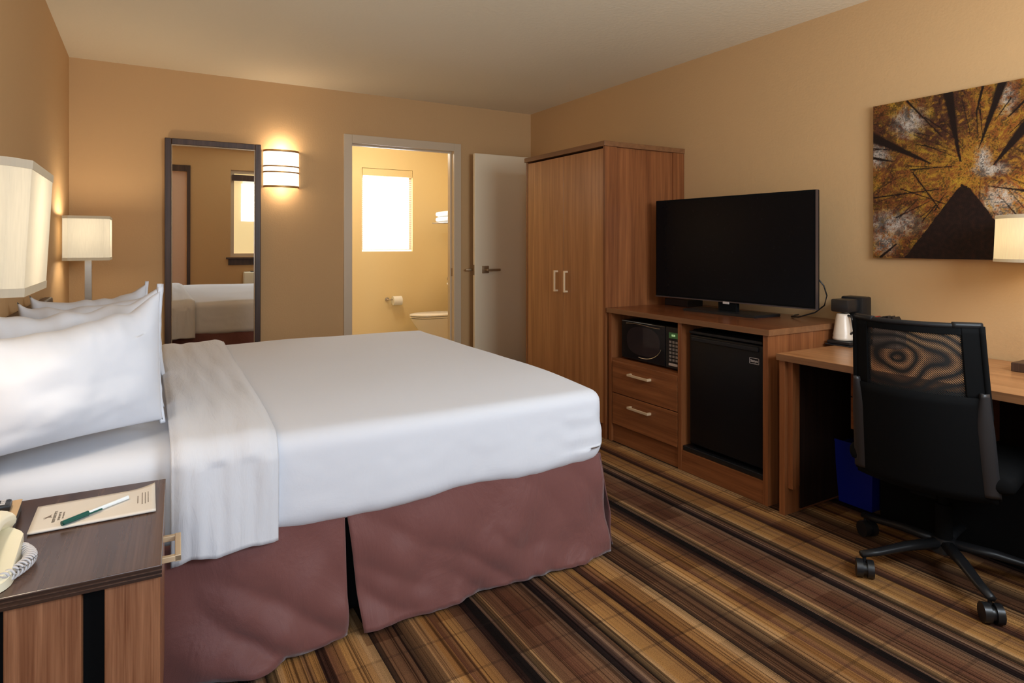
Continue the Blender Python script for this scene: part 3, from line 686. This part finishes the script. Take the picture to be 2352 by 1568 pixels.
MB(KO).box(kx0+.002, kx0+.022, ky0+.028, 2.418, .0, .108).build('kick_panel', M['wy'], kc)
# fridge
fO = (2.75, 2.16, .11); fg = empty('mini_fridge', fO, 0, 'black mini fridge inside the right half of the cabinet', 'refrigerator')
MB(fO).box(2.54, 2.99, 1.925, 2.40, .112, .755, .006).build('body', M['blackmat'], fg)
MB(fO).box(2.494, 2.536, 1.92, 2.385, .150, .735, .012, 3).build('door', M['fridge'], fg, 40)
MB(fO).box(2.488, 2.53, 1.925, 2.38, .738, .752, .003).box(2.484, 2.496, 1.945, 2.36, .700, .722, .004).build('door_handle', M['grayplastic'], fg)
MB(fO).box(2.478, 2.54, 1.912, 2.414, .109, .136, .004).build('base_grille', M['gloss'], fg)
m = MB(fO); yy, zz, hw, hh_ = 1.972, .655, .027, .0145
m.box(2.4925, 2.4942, yy-hw, yy+hw, zz+hh_-.002, zz+hh_).box(2.4925, 2.4942, yy-hw, yy+hw, zz-hh_, zz-hh_+.002).box(2.4925, 2.4942, yy-hw, yy-hw+.002, zz-hh_, zz+hh_).box(2.4925, 2.4942, yy+hw-.002, yy+hw, zz-hh_, zz+hh_)
m.build('badge_border', M['logo'], fg)
def text(body, name, size, loc, rot, mat, parent, off, bold=.0):
    cu = bpy.data.curves.new(name, 'FONT'); cu.body = body; cu.size = size; cu.extrude = .0004; cu.align_x = 'CENTER'; cu.align_y = 'CENTER'; cu.offset = bold
    tmp = bpy.data.objects.new('tmp', cu); C.objects.link(tmp); dg = bpy.context.evaluated_depsgraph_get()
    me = bpy.data.meshes.new_from_object(tmp.evaluated_get(dg)); bpy.data.objects.remove(tmp)
    me.transform(Matrix.Translation(Vector(loc)-Vector(off)) @ rot.to_4x4()); me.materials.append(mat)
    o = bpy.data.objects.new(name, me); C.objects.link(o); o.parent = parent; return o
Rm = Matrix(((0, 0, -1), (-1, 0, 0), (0, 1, 0)))       # text facing -x, reading towards -y
text('Sanyo', 'badge_lettering', .018, (2.4930, yy, zz), Rm, M['logo'], fg, fO, .0004)
# microwave
uO = (2.75, 2.71, .512); mw = empty('microwave', uO, 0, 'black microwave oven on the open shelf above the drawers', 'microwave')
MB(uO).box(2.52, 2.93, 2.452, 2.945, .522, .752, .006).build('body', M['black'], mw)
for y in (2.50, 2.87):
    for x in (2.58, 2.88): MB(uO).cyl((x, y, .512), (x, y, .524), .012, n=12).build('foot', M['blackmat'], mw)
MB(uO).box(2.505, 2.521, 2.574, 2.945, .524, .750, .004).build('door', M['gloss'], mw)
def ell(cy, cz, a, b, n=40, p=2.6):
    o = []
    for k in range(n):
        q = 2*PI*k/n; c_, s_ = math.cos(q), math.sin(q)
        o.append((cy+a*math.copysign(abs(c_)**(2/p), c_), cz+b*math.copysign(abs(s_)**(2/p), s_)))
    return o
t = bmesh.new(); E = ell(2.755, .640, .140, .084); vs = [t.verts.new((2.5035, y, z)) for y, z in E]; t.faces.new(vs)
ex = bmesh.ops.extrude_face_region(t, geom=t.faces[:]); bmesh.ops.translate(t, verts=[g for g in ex['geom'] if isinstance(g, bmesh.types.BMVert)], vec=(.002, 0, 0))
m = MB(uO); m._merge(t); m.build('window', plain('microwave window glass', (.03, .022, .022), .05), mw)
m = MB(uO).tube([(2.503, 2.755+.155*math.cos(a), .640+.098*math.sin(a)) for a in [math.radians(195+k*8) for k in range(12)]], .002, 6)
m.tube([(2.503, 2.90-.022*k, .735+.004*math.sin(k*.4)) for k in range(14)], .0015, 6).build('door_trim', M['steel'], mw)
MB(uO).box(2.506, 2.521, 2.455, 2.570, .524, .750, .003).build('control_panel', M['black'], mw)
MB(uO).box(2.505, 2.5065, 2.475, 2.545, .690, .722).build('display', M['lcd'], mw)
text('0:00', 'display_digits', .016, (2.5045, 2.51, .706), Rm, glow('bright display green', (.6, 1, .4), .5), mw, uO)
m = MB(uO)
for i in range(6):
    for j in range(3): m.box(2.5045, 2.507, 2.478+j*.024, 2.495+j*.024, .563+i*.020, .576+i*.020, .001)
m.build('keypad', plain('grey keypad buttons', srgb(140, 132, 126), .5), mw)
MB(uO).box(2.502, 2.507, 2.478, 2.545, .538, .552, .002).build('door_button', M['logo'], mw)
# ------------------------------------------------------------------ television
tv = empty('television', (2.853, 2.432, kz), math.radians(5.2), 'large flat black television standing on the cabinet beside the wardrobe', 'television')
W2_, zt0, zt1 = .519, .882-kz, 1.485-kz
MB().box(-.018, .018, -W2_, W2_, zt0, zt1, .004).build('casing', M['blackmat'], tv)
MB().box(.018, .050, -.30, .30, zt0+.08, zt1-.15, .01).build('rear_housing', M['blackmat'], tv)
MB().box(-.0205, -.0182, -W2_+.010, W2_-.010, zt0+.014, zt1-.010).build('screen', M['screen'], tv)
m = MB().box(-.0215, -.018, -W2_, W2_, zt0-.001, zt0+.005).box(-.0205, .004, -W2_-.0012, -W2_+.001, zt0, zt1); m.build('lower_trim', plain('dim silver trim', srgb(92, 80, 78), .35, .5), tv)
MB().box(-.0235, -.018, -.020, .020, zt0-.010, zt0+.003, .001).build('badge_tab', M['logo'], tv)
MB().box(-.012, .02, -.06, .06, .012, zt0+.03, .004).build('stand_neck', M['blackmat'], tv)
MB().prism([(-.11, -.24), (-.10, .24), (.10, .26), (.10, -.26)], 0.0, .014, .003).build('stand_base', M['black'], tv)
cb = MB((2.985, 2.9, kz)).box(2.915, 3.05, 2.80, 3.0, kz, kz+.042, .003).build('cable_box', M['black']); tag(cb, 'small black cable box behind the television near the wardrobe', 'cable box')
m = MB().tube([(2.935, 1.95, 1.05), (2.965, 1.925, 1.0), (2.975, 1.915, .95), (2.97, 1.925, .90), (2.96, 1.97, .86), (2.94, 2.05, kz+.012), (2.98, 2.12, kz+.006), (3.05, 2.15, kz+.006), (3.098, 2.16, kz+.006)], .0035, 8)
o = m.build('power_cord', M['black'], None, 'all'); tag(o, 'thin black cord hanging behind the right edge of the television', 'cord')
# ------------------------------------------------------------------ picture
def picture():
    px = XR-.03; pO = (px, 1.76, 1.52); y1, y0, z0, z1 = 1.758, .50, 1.144, 1.893
    r = empty('canvas_picture', pO, 0, 'unframed canvas print of golden autumn treetops seen from below', 'picture')
    MB(pO).box(px+.001, XR-.001, y0, y1, z0, z1).build('stretcher', plain('canvas edge', srgb(70, 48, 24), .8), r)
    TR = [(1.424, 1.9, 1.377, 1.584, .0186, .0025), (1.401, 1.73, 1.371, 1.578, .0062, .0015), (1.205, 1.93, 1.302, 1.63, .0175, .0015), (1.139, 1.693, 1.246, 1.551, .0182, .0022), (1.0, 1.83, 1.139, 1.693, .03, .0182),
          (1.77, 1.745, 1.502, 1.586, .021, .0028), (1.77, 1.64, 1.669, 1.612, .0068, .002), (1.574, 1.549, 1.461, 1.374, .0029, .0026), (1.624, 1.474, 1.432, 1.391, .0023, .002), (1.266, 1.459, 1.0, 1.40, .0017, .006),
          (1.286, 1.9, 1.312, 1.788, .0048, .0024), (1.10, 1.84, 1.196, 1.743, .0055, .0022), (1.722, 1.148, 1.649, 1.21, .0054, .0027), (.6, 1.75, 1.1, 1.56, .025, .004), (.5, 1.3, .95, 1.45, .02, .004), (.8, 1.9, 1.08, 1.62, .015, .003),
          (1.758, 1.44, 1.47, 1.46, .003, .002), (1.60, 1.89, 1.45, 1.70, .004, .002)]
    rg = random.Random(11)
    for _ in range(46):
        an = rg.uniform(0, 2*PI); r1 = rg.uniform(.22, .5); r0 = r1-rg.uniform(.06, .2); b2 = an+rg.uniform(-.12, .12)
        TR.append((1.30+r1*math.cos(an), 1.56+r1*math.sin(an), 1.30+r0*math.cos(b2), 1.56+r0*math.sin(b2), rg.uniform(.0012, .0030), .0009))
    PL = [(1.614, 1.14), (1.432, 1.391), (1.368, 1.479), (1.334, 1.452), (1.292, 1.389), (1.23, 1.29), (1.12, 1.14)]
    SK = [(1.262, 1.53, .05, .022, 1.0), (1.286, 1.57, .022, .05, .9), (1.592, 1.79, .06, .055, .75), (1.735, 1.645, .045, .045, .8), (1.226, 1.40, .06, .05, .7), (1.66, 1.31, .10, .05, .65), (1.2, 1.30, .05, .06, .6), (1.0, 1.6, .08, .05, .8), (.8, 1.35, .1, .1, .6), (1.20, 1.82, .03, .06, .45), (1.70, 1.22, .05, .05, .6)]
    def inpoly(y, z):
        c = False; n = len(PL)
        for i in range(n):
            a, b = PL[i], PL[(i+1) % n]
            if (a[1] > z) != (b[1] > z) and y < (b[0]-a[0])*(z-a[1])/(b[1]-a[1])+a[0]: c = not c
        return c
    gold, orange, brown, dkk, sky, yel = map(lambda c: Vector(srgb(*c)), ((182, 130, 48), (160, 94, 40), (92, 54, 34), (36, 21, 18), (205, 196, 186), (206, 168, 56)))
    def col(y, z):
        wy = y+.010*noise.noise(V(y*30, z*30, 1)); wz_ = z+.010*noise.noise(V(y*30, z*30, 7))
        dy, dz = y-1.30, z-1.56; R_ = math.hypot(dy, dz); th = math.atan2(dz, dy)
        a = noise.noise(V(y*6, z*6, 3)); b = noise.turbulence(V(y*11+R_*3, z*11, 2), 4, False)
        f = noise.noise(V(y*60, z*60, 5)); g = noise.noise(V(y*130, z*130, 9)); h = noise.noise(V(th*16, R_*14, 4))
        near = math.exp(-(R_/.20)**2)
        c = brown.lerp(orange, max(0, min(1, .35+a*1.3+near*.5)))
        c = c.lerp(gold, max(0, min(.9, .05+b*.55+f*1.5+near*.5)))
        shade_ = math.exp(-((y-1.50)/.14)**2-((z-1.74)/.14)**2); c = c.lerp(Vector(srgb(66, 38, 32)), min(1, shade_*.85*(1-max(0, f)*1.5)))
        c = c.lerp(yel, max(0, min(.8, h*.7+a*.6+g*.5+near*.1)))
        s = 0
        for (sy, sz, ry, rz, k) in SK: s = max(s, k*math.exp(-((wy-sy)/ry)**2-((wz_-sz)/rz)**2))
        c = c.lerp(sky, max(0, min(1, s*1.3+(f*.9+g*.9)*min(1, s*2)-.05)))
        dark = max(0, min(1, (noise.noise(V(y*26, z*26, 12))+g*1.5+f*.5)*1.9-.12+min(.5, R_*1.0)*.9-.15+(.25 if z > 1.72 else 0)*noise.noise(V(y*5, z*5, 30))*2))
        c = c.lerp(dkk, dark*.75)
        for (ay, az, by, bz, wa, wb) in TR:
            ex, ez = by-ay, bz-az; q = ((wy-ay)*ex+(wz_-az)*ez)/(ex*ex+ez*ez)
            if -.02 < q < 1.02:
                d = abs((y+.002*f-ay)*ez-(z+.002*g-az)*ex)/math.hypot(ex, ez); w_ = wa+(wb-wa)*q
                if d < w_*1.5: c = c.lerp(dkk*.8, max(0, min(1, (w_*1.5-d)/(w_*.6))))
        c = c*.74
        if inpoly(y+.004*f, z+.004*g): c = dkk*(.55)+Vector((.012, .004, .002))*max(0, f+.3)
        return c
    NY, NZ = 460, 300; me = bpy.data.meshes.new('printed_face')
    vs = []; cs = []
    for j in range(NZ+1):
        for i in range(NY+1):
            y = y1+(y0-y1)*i/NY; z = z0+(z1-z0)*j/NZ; vs.append((0, y-pO[1], z-pO[2])); k = col(y, z); cs += [k[0], k[1], k[2], 1]
    fs = [(j*(NY+1)+i, (j+1)*(NY+1)+i, (j+1)*(NY+1)+i+1, j*(NY+1)+i+1) for j in range(NZ) for i in range(NY)]
    me.from_pydata(vs, [], fs); at = me.color_attributes.new('print', 'FLOAT_COLOR', 'POINT'); at.data.foreach_set('color', cs)
    t = NT('autumn print'); a = t.n('Attribute', attribute_name='print'); fz = t.n('TexNoise', {'Vector': t.obj(), 'Scale': 260.0, 'Detail': 3.0}).outputs[0]
    c = t.mix(1.0, a.outputs['Color'], t.ramp(fz, [(.3, (.55, .5, .45)), (.65, (1.35, 1.3, 1.25))]), 'MULTIPLY'); t.bsdf(col=c, rough=.55, spec=.25)
    me.materials.append(t.m); o = bpy.data.objects.new('printed_face', me); C.objects.link(o); o.parent = r
picture()
# ------------------------------------------------------------------ desk
dO = (2.46, 1.0, 0); dk_ = empty('desk', dO, 0, 'long brown wood desk against the right wall behind the office chair', 'desk')
dx0, dx1, dy0, dy1, dz = 2.445, XR-.015, .20, 1.815, .72
MB(dO).box(dx0, dx1, dy0, dy1, dz-.030, dz, .002).build('desktop', M['wdesk'], dk_)
MB(dO).box(dx0-.0015, dx0+.0005, dy0, dy1, dz-.029, dz-.001).box(dx0, dx1, dy1-.0005, dy1+.0015, dz-.029, dz-.001).build('edge_band', M['wedge'], dk_)
MB(dO).box(dx0+.01, dx1, dy1-.035, dy1-.007, 0, dz-.031, .001).build('side_panel', M['wz'], dk_)
MB(dO).box(dx0+.03, dx0+.055, dy1-.060, dy1-.036, .12, dz-.031).box(dx0+.055, dx1-.02, dy1-.045, dy1-.0355, .12, dz-.031).build('inner_batten', M['wz'], dk_)
MB(dO).box(dx0+.01, dx1, dy0+.005, dy0+.033, 0, dz-.031, .001).build('side_panel', M['wz'], dk_)
MB(dO).box(dx1-.02, dx1, dy0+.033, dy1-.050, .05, dz-.031).build('modesty_panel', M['deskshadow'], dk_)  # desk back coloured dark in place of the shade on it
MB(dO).box(dx0+.10, dx1-.022, dy1-.052, dy1-.0456, .02, dz-.031).build('shadow_liner', M['deskshadow'], dk_)  # added board, its dark colour stands in for shade on the desk side
pd = MB(dO).box(2.72, dx1-.03, 1.22, 1.632, .385, dz-.031, .002).build('drawer_unit', M['wz'], dk_)
for z0, z1 in ((.39, .53), (.535, .685)):
    d = MB(dO).box(2.703, 2.72, 1.225, 1.627, z0, z1, .001).build('drawer', M['wy'], pd)
MB(dO).box(2.675, 2.685, 1.36, 1.49, .605, .617).box(2.684, 2.704, 1.36, 1.368, .605, .617).box(2.684, 2.704, 1.482, 1.49, .605, .617).build('drawer_handle', M['brass'], pd)
# bin
bm_ = MB((2.9, 1.6, 0)); t = bmesh.new()
def rect(x0, x1, y0, y1, z): return [t.verts.new(p) for p in ((x0, y0, z), (x1, y0, z), (x1, y1, z), (x0, y1, z))]
R_ = [rect(2.82, 3.05, 1.60, 1.755, 0.001), rect(2.80, 3.07, 1.585, 1.768, .285), rect(2.797, 3.073, 1.582, 1.770, .285), rect(2.797, 3.073, 1.582, 1.770, .295), rect(2.803, 3.067, 1.588, 1.764, .295), rect(2.825, 3.045, 1.605, 1.75, .01)]
t.faces.new(R_[0][::-1]); t.faces.new(R_[-1])
for a, b in zip(R_, R_[1:]):
    for k in range(4): t.faces.new((a[k], a[(k+1) % 4], b[(k+1) % 4], b[k]))
bm_._merge(t); o = bm_.build('waste_bin', M['blue']); tag(o, 'blue plastic rectangular bin on the carpet under the desk', 'bin')
# dark box under desk right, lengthened to stand in for the shadow there
bxO = (2.95, .95, 0); bx = empty('shadow_fill_box', bxO, 0, 'low black box with brass knob under the desk, lengthened to stand in for shadow', 'box')
MB(bxO).box(2.80, 3.09, .62, 1.555, 0.001, .372, .008).build('housing', M['blackmat'], bx)
MB(bxO).lathe([(.004, 0), (.012, .006), (.014, .014), (.010, .02), (.002, .022)], n=20).build('knob', M['brass'], bx, 40)
kn = [q for q in bpy.data.objects if q.parent == bx and q.name.startswith('knob')][0]
for v in kn.data.vertices: v.co = v.co+Vector(bxO)
kn.data.transform(Matrix.Rotation(-PI/2, 4, 'Y')); kn.location = (2.80-bxO[0], 1.095-bxO[1], .333)
m = MB(bxO)
for k in range(4): m.box(2.797, 2.7985, .965, .99+.004*k, .205-k*.014, .212-k*.014)
m.build('label_lines', plain('dull grey print', srgb(120, 120, 118), .6), bx)
# ------------------------------------------------------------------ coffee maker
cO = (2.99, 1.75, dz); cm = empty('coffee_maker', cO, 0, 'small black coffee maker with ivory carafe on the desk beside the cabinet', 'coffee maker')
MB(cO).box(2.885, 3.085, 1.74, 1.858, dz+.006, dz+.022, .004).build('base', M['black'], cm)
MB(cO).box(2.875, 3.095, 1.73, 1.862, dz, dz+.006, .002).build('tray', plain('black lacquer tray', (.02, .02, .022), .15), cm)
MB(cO).box(3.00, 3.08, 1.748, 1.858, dz+.022, dz+.232, .008).build('water_tank', M['grayplastic'], cm, 40)
MB(cO).box(2.905, 3.002, 1.762, 1.852, dz+.160, dz+.222, .008).build('brew_head', M['black'], cm, 40)
MB(cO).lathe([(.030, 0), (.046, .002), (.047, .012), (.044, .018), (.045, .030), (.043, .034), (.032, .115), (.030, .125), (.026, .130)], c=(2.94, 1.808, dz+.0225), n=32).build('carafe', M['kettle'], cm, 'all')
MB(cO).tube([(2.935, 1.79, dz+.145), (2.93, 1.762, dz+.142), (2.928, 1.745, dz+.12), (2.93, 1.748, dz+.07), (2.935, 1.775, dz+.05)], .006, 8).build('carafe_handle', M['black'], cm, 'all')
kO = (3.04, 1.655, dz+.0); cd = empty('condiment_caddy', kO, 0, 'small clear condiment holder with dark packets on the desk behind the chair back', 'caddy')
MB(kO).box(3.0, 3.09, 1.59, 1.70, dz, dz+.105, .004).build('holder', plain('smoky holder plastic', srgb(96, 84, 76), .3), cd)
m = MB(kO)
for k in range(4): m.box(-.03, .03, -.003, .003, -.03, .035, .001, mat=Matrix.Translation((3.02+k*.018, 1.68-k*.022, dz+.115)) @ Matrix.Rotation(.5-.35*k, 4, 'X'))
m.build('packet', M['black'], cd)
MB(kO).box(-.025, .025, -.003, .003, -.03, .035, .001, mat=Matrix.Translation((3.0, 1.692, dz+.117)) @ Matrix.Rotation(.5, 4, 'X')).build('packet', M['red'], cd)
# ------------------------------------------------------------------ desk lamp
lx, ly = 2.93, 1.0
dl = empty('desk_lamp', (lx, ly, dz), 0, 'lit desk lamp with round cream drum shade, cut by the right photo edge', 'lamp')
m = MB(); t = bmesh.new(); n = 48; lo = [t.verts.new((.165*math.cos(2*PI*k/n), .165*math.sin(2*PI*k/n), .425)) for k in range(n)]; hi = [t.verts.new((.158*math.cos(2*PI*k/n), .158*math.sin(2*PI*k/n), .600)) for k in range(n)]
for k in range(n): t.faces.new((lo[k], lo[(k+1) % n], hi[(k+1) % n], hi[k]))
m._merge(t); o = m.build('lamp_shade', M['shadewarm'], dl, 'all'); o.modifiers.new('t', 'SOLIDIFY').thickness = .002
for z0, z1, r0 in ((.588, .602, .1595), (.423, .435, .166)):
    t = bmesh.new(); lo = [t.verts.new((r0*math.cos(2*PI*k/n), r0*math.sin(2*PI*k/n), z0)) for k in range(n)]; hi = [t.verts.new((r0*math.cos(2*PI*k/n), r0*math.sin(2*PI*k/n), z1)) for k in range(n)]
    for k in range(n): t.faces.new((lo[k], lo[(k+1) % n], hi[(k+1) % n], hi[k]))
    m = MB(); m._merge(t); m.build('shade_trim', M['shadetrim'], dl, 'all')
MB().box(-.05, .06, -.07, .10, 0, .035, .003).build('base', M['darkwood'], dl)
MB().cyl((0, 0, .035), (0, 0, .44), .010).build('pole', M['steel'], dl, 40)
MB().lathe([(.012, .44), (.012, .46), (.028, .495), (.03, .52), (.018, .55), (.002, .556)], n=20).build('bulb', M['bulb'], dl, 'all')
light('POINT', 'desk_lamp_light', (lx, ly, dz+.53), 2.4, LC, .05)
# ------------------------------------------------------------------ office chair
ch = empty('office_chair', (2.552, 1.182, 0), math.radians(11.5), 'black mesh-back swivel office chair on castors pushed in at the desk', 'chair')
def backpt(u, z):      # u -1..1 across, z height -> local point on the back shell
    half = .184+max(0, .95-z)*.045
    x = -.350+.055*(1-u*u)*(-1)*.6+.09*(max(0, .95-z)/.5)**1.2
    x += .035*(u*u)
    return V(x, u*half+.008, z)
def shell(u0, u1, z0, z1, dx, nu=24, nz=16, drop=.0):
    return lambda a, b: backpt(u0+(u1-u0)*a, z0+(z1-z0)*b)+V(dx, 0, -drop*(abs(u0+(u1-u0)*a)**2))
# upper mesh window: two layers
MB().grid(shell(-.76, .76, .715, .926, 0), 30, 24).build('mesh_back', M['weaveA'], ch, 'all')
MB().grid(shell(-.76, .76, .715, .926, .004), 30, 24).build('mesh_lining', M['weaveB'], ch, 'all')
def solid(name, mat, u0, u1, z0, z1, dx, th, nu=20, nz=12):
    o = MB().grid(shell(u0, u1, z0, z1, dx), nu, nz).build(name, mat, ch, 'all'); s = o.modifiers.new('t', 'SOLIDIFY'); s.thickness = th; s.offset = 0; return o
solid('back_cushion', M['blackmat'], -.97, .97, .37, .72, .004, .03)
solid('back_frame', M['blackmat'], -1, -.73, .71, .945, .002, .016)
solid('back_frame', M['blackmat'], .73, 1, .71, .945, .002, .016)
solid('back_frame', M['blackmat'], -.76, .76, .922, .945, .002, .014)
m = MB()
m.tube([backpt(u, .950)+V(0, 0, 0) for u in [-1+.1*k for k in range(21)]], .009, 10); m.build('top_rail', M['grayplastic'], ch, 'all')
for a, b in ((-1.0, -.62), (.62, 1.0)):
    MB().tube([backpt(a+(b-a)*k/8, .952) for k in range(9)], .0105, 10).build('rail_cap', M['grayplastic'], ch, 'all')
for sgn in (-1, 1):
    def up(a, b, sgn=sgn):
        z = .735-.345*a; p = backpt(sgn*(1.0), z); w = .018+.044*min(1, a/.35)
        return V(p.x-.010+.018*math.sin(b*PI)*-1, p.y-sgn*w*(b-.12), z)
    MB().tube([backpt(sgn, .95-.03*k)+V(-.004, 0, 0) for k in range(20)], .010, 8).build('back_frame', M['blackmat'], ch, 'all')
    o = MB().grid(up, 30, 8).build('side_upright', M['strip'], ch, 'all'); s = o.modifiers.new('t', 'SOLIDIFY'); s.thickness = .010; s.offset = 0
MB().rbox(-.245, .23, -.25, .25, .40, .475, .035, 16, 16, 6, lambda p, n: p+V(0, 0, -.03*max(0, (p.x-.1)/.13)**2*(p.z > .44))).build('seat', M['blackmat'], ch, 'all')
MB().box(-.16, .14, -.11, .11, .34, .402, .01).box(-.26, -.1, -.04, .04, .345, .375, .006).build('tilt_mechanism', M['blackmat'], ch)
MB().cyl((0, 0, .10), (0, 0, .25), .028).cyl((0, 0, .25), (0, 0, .345), .018).build('gas_column', M['blackmat'], ch, 40)
MB().cyl((0, 0, .075), (0, 0, .125), .045, .035).build('hub', M['grayplastic'], ch, 40)
for k in range(5):
    a = math.radians(180-36+72*k); dx, dy = math.cos(a), math.sin(a); R0 = .315
    lg = MB().tube([(dx*.03, dy*.03, .105), (dx*.15, dy*.15, .098), (dx*.26, dy*.26, .082), (dx*(R0+.012), dy*(R0+.012), .078)], [.024, .021, .017, .014], 8, w=1.0, h=.75).build('base_leg', M['grayplastic'], ch, 'all')
    s_ = .6 if k < 2 else 1.1
    ct = math.radians(116+8*k); ax = V(math.cos(ct), math.sin(ct), 0); c0 = V(dx*R0, dy*R0, 0); tr_ = V(-ax.y, ax.x, 0)*.012
    m = MB().cyl(c0+V(0, 0, .03), c0+V(0, 0, .080), .0065, n=12).cyl(c0+tr_-ax*.007+V(0, 0, .03), c0+tr_+ax*.007+V(0, 0, .03), .022, n=20)
    m.cyl(c0+tr_-ax*.028+V(0, 0, .031), c0+tr_-ax*.007+V(0, 0, .031), .031, n=28).cyl(c0+tr_+ax*.007+V(0, 0, .031), c0+tr_+ax*.028+V(0, 0, .031), .031, n=28)
    m.build('castor', M['black'], lg, 40)
# ------------------------------------------------------------------ lighting
DAY = (.66, .82, 1.0)
light('AREA', 'entry_daylight', (-.09, YF-.02, 1.35), 14.5, DAY, .6, 1.3, (PI/2, 0, 0))
light('AREA', 'front_window_daylight', (1.86, YF-.025, 1.66), 44, (.74, .87, 1.0), 1.26, .56, (PI/2, 0, 0))
light('AREA', 'bathroom_window_daylight', ((BWX0+BWX1)/2, BY-.01, 1.6), 10, DAY, .58, .92, (-PI/2, 0, 0))
light('POINT', 'bathroom_ceiling_light', (2.0, 6.1, 2.25), 19, (1, .94, .80), .12)
w = bpy.data.worlds.new('w'); bpy.context.scene.world = w; w.use_nodes = True
bg = w.node_tree.nodes['Background']; bg.inputs[0].default_value = (.75, .85, 1, 1); bg.inputs[1].default_value = .8
# ------------------------------------------------------------------ camera
f_, HY, VX, CH = 1430., 561., 337., 1.21
cam = bpy.data.cameras.new('camera'); co = bpy.data.objects.new('camera', cam); C.objects.link(co)
cam.sensor_width = 36; cam.sensor_fit = 'HORIZONTAL'; cam.lens = f_/2352*36; cam.shift_y = -(784-HY)/2352; cam.clip_start = .02
yaw = math.atan((1176-VX)/f_); co.location = (0, 0, CH); co.rotation_euler = (PI/2, 0, -yaw)
S = bpy.context.scene; S.camera = co
S.view_settings.view_transform = 'Standard'; S.view_settings.look = 'None'; S.view_settings.gamma = 1; S.view_settings.use_curve_mapping = False
S.view_settings.exposure = 0.06
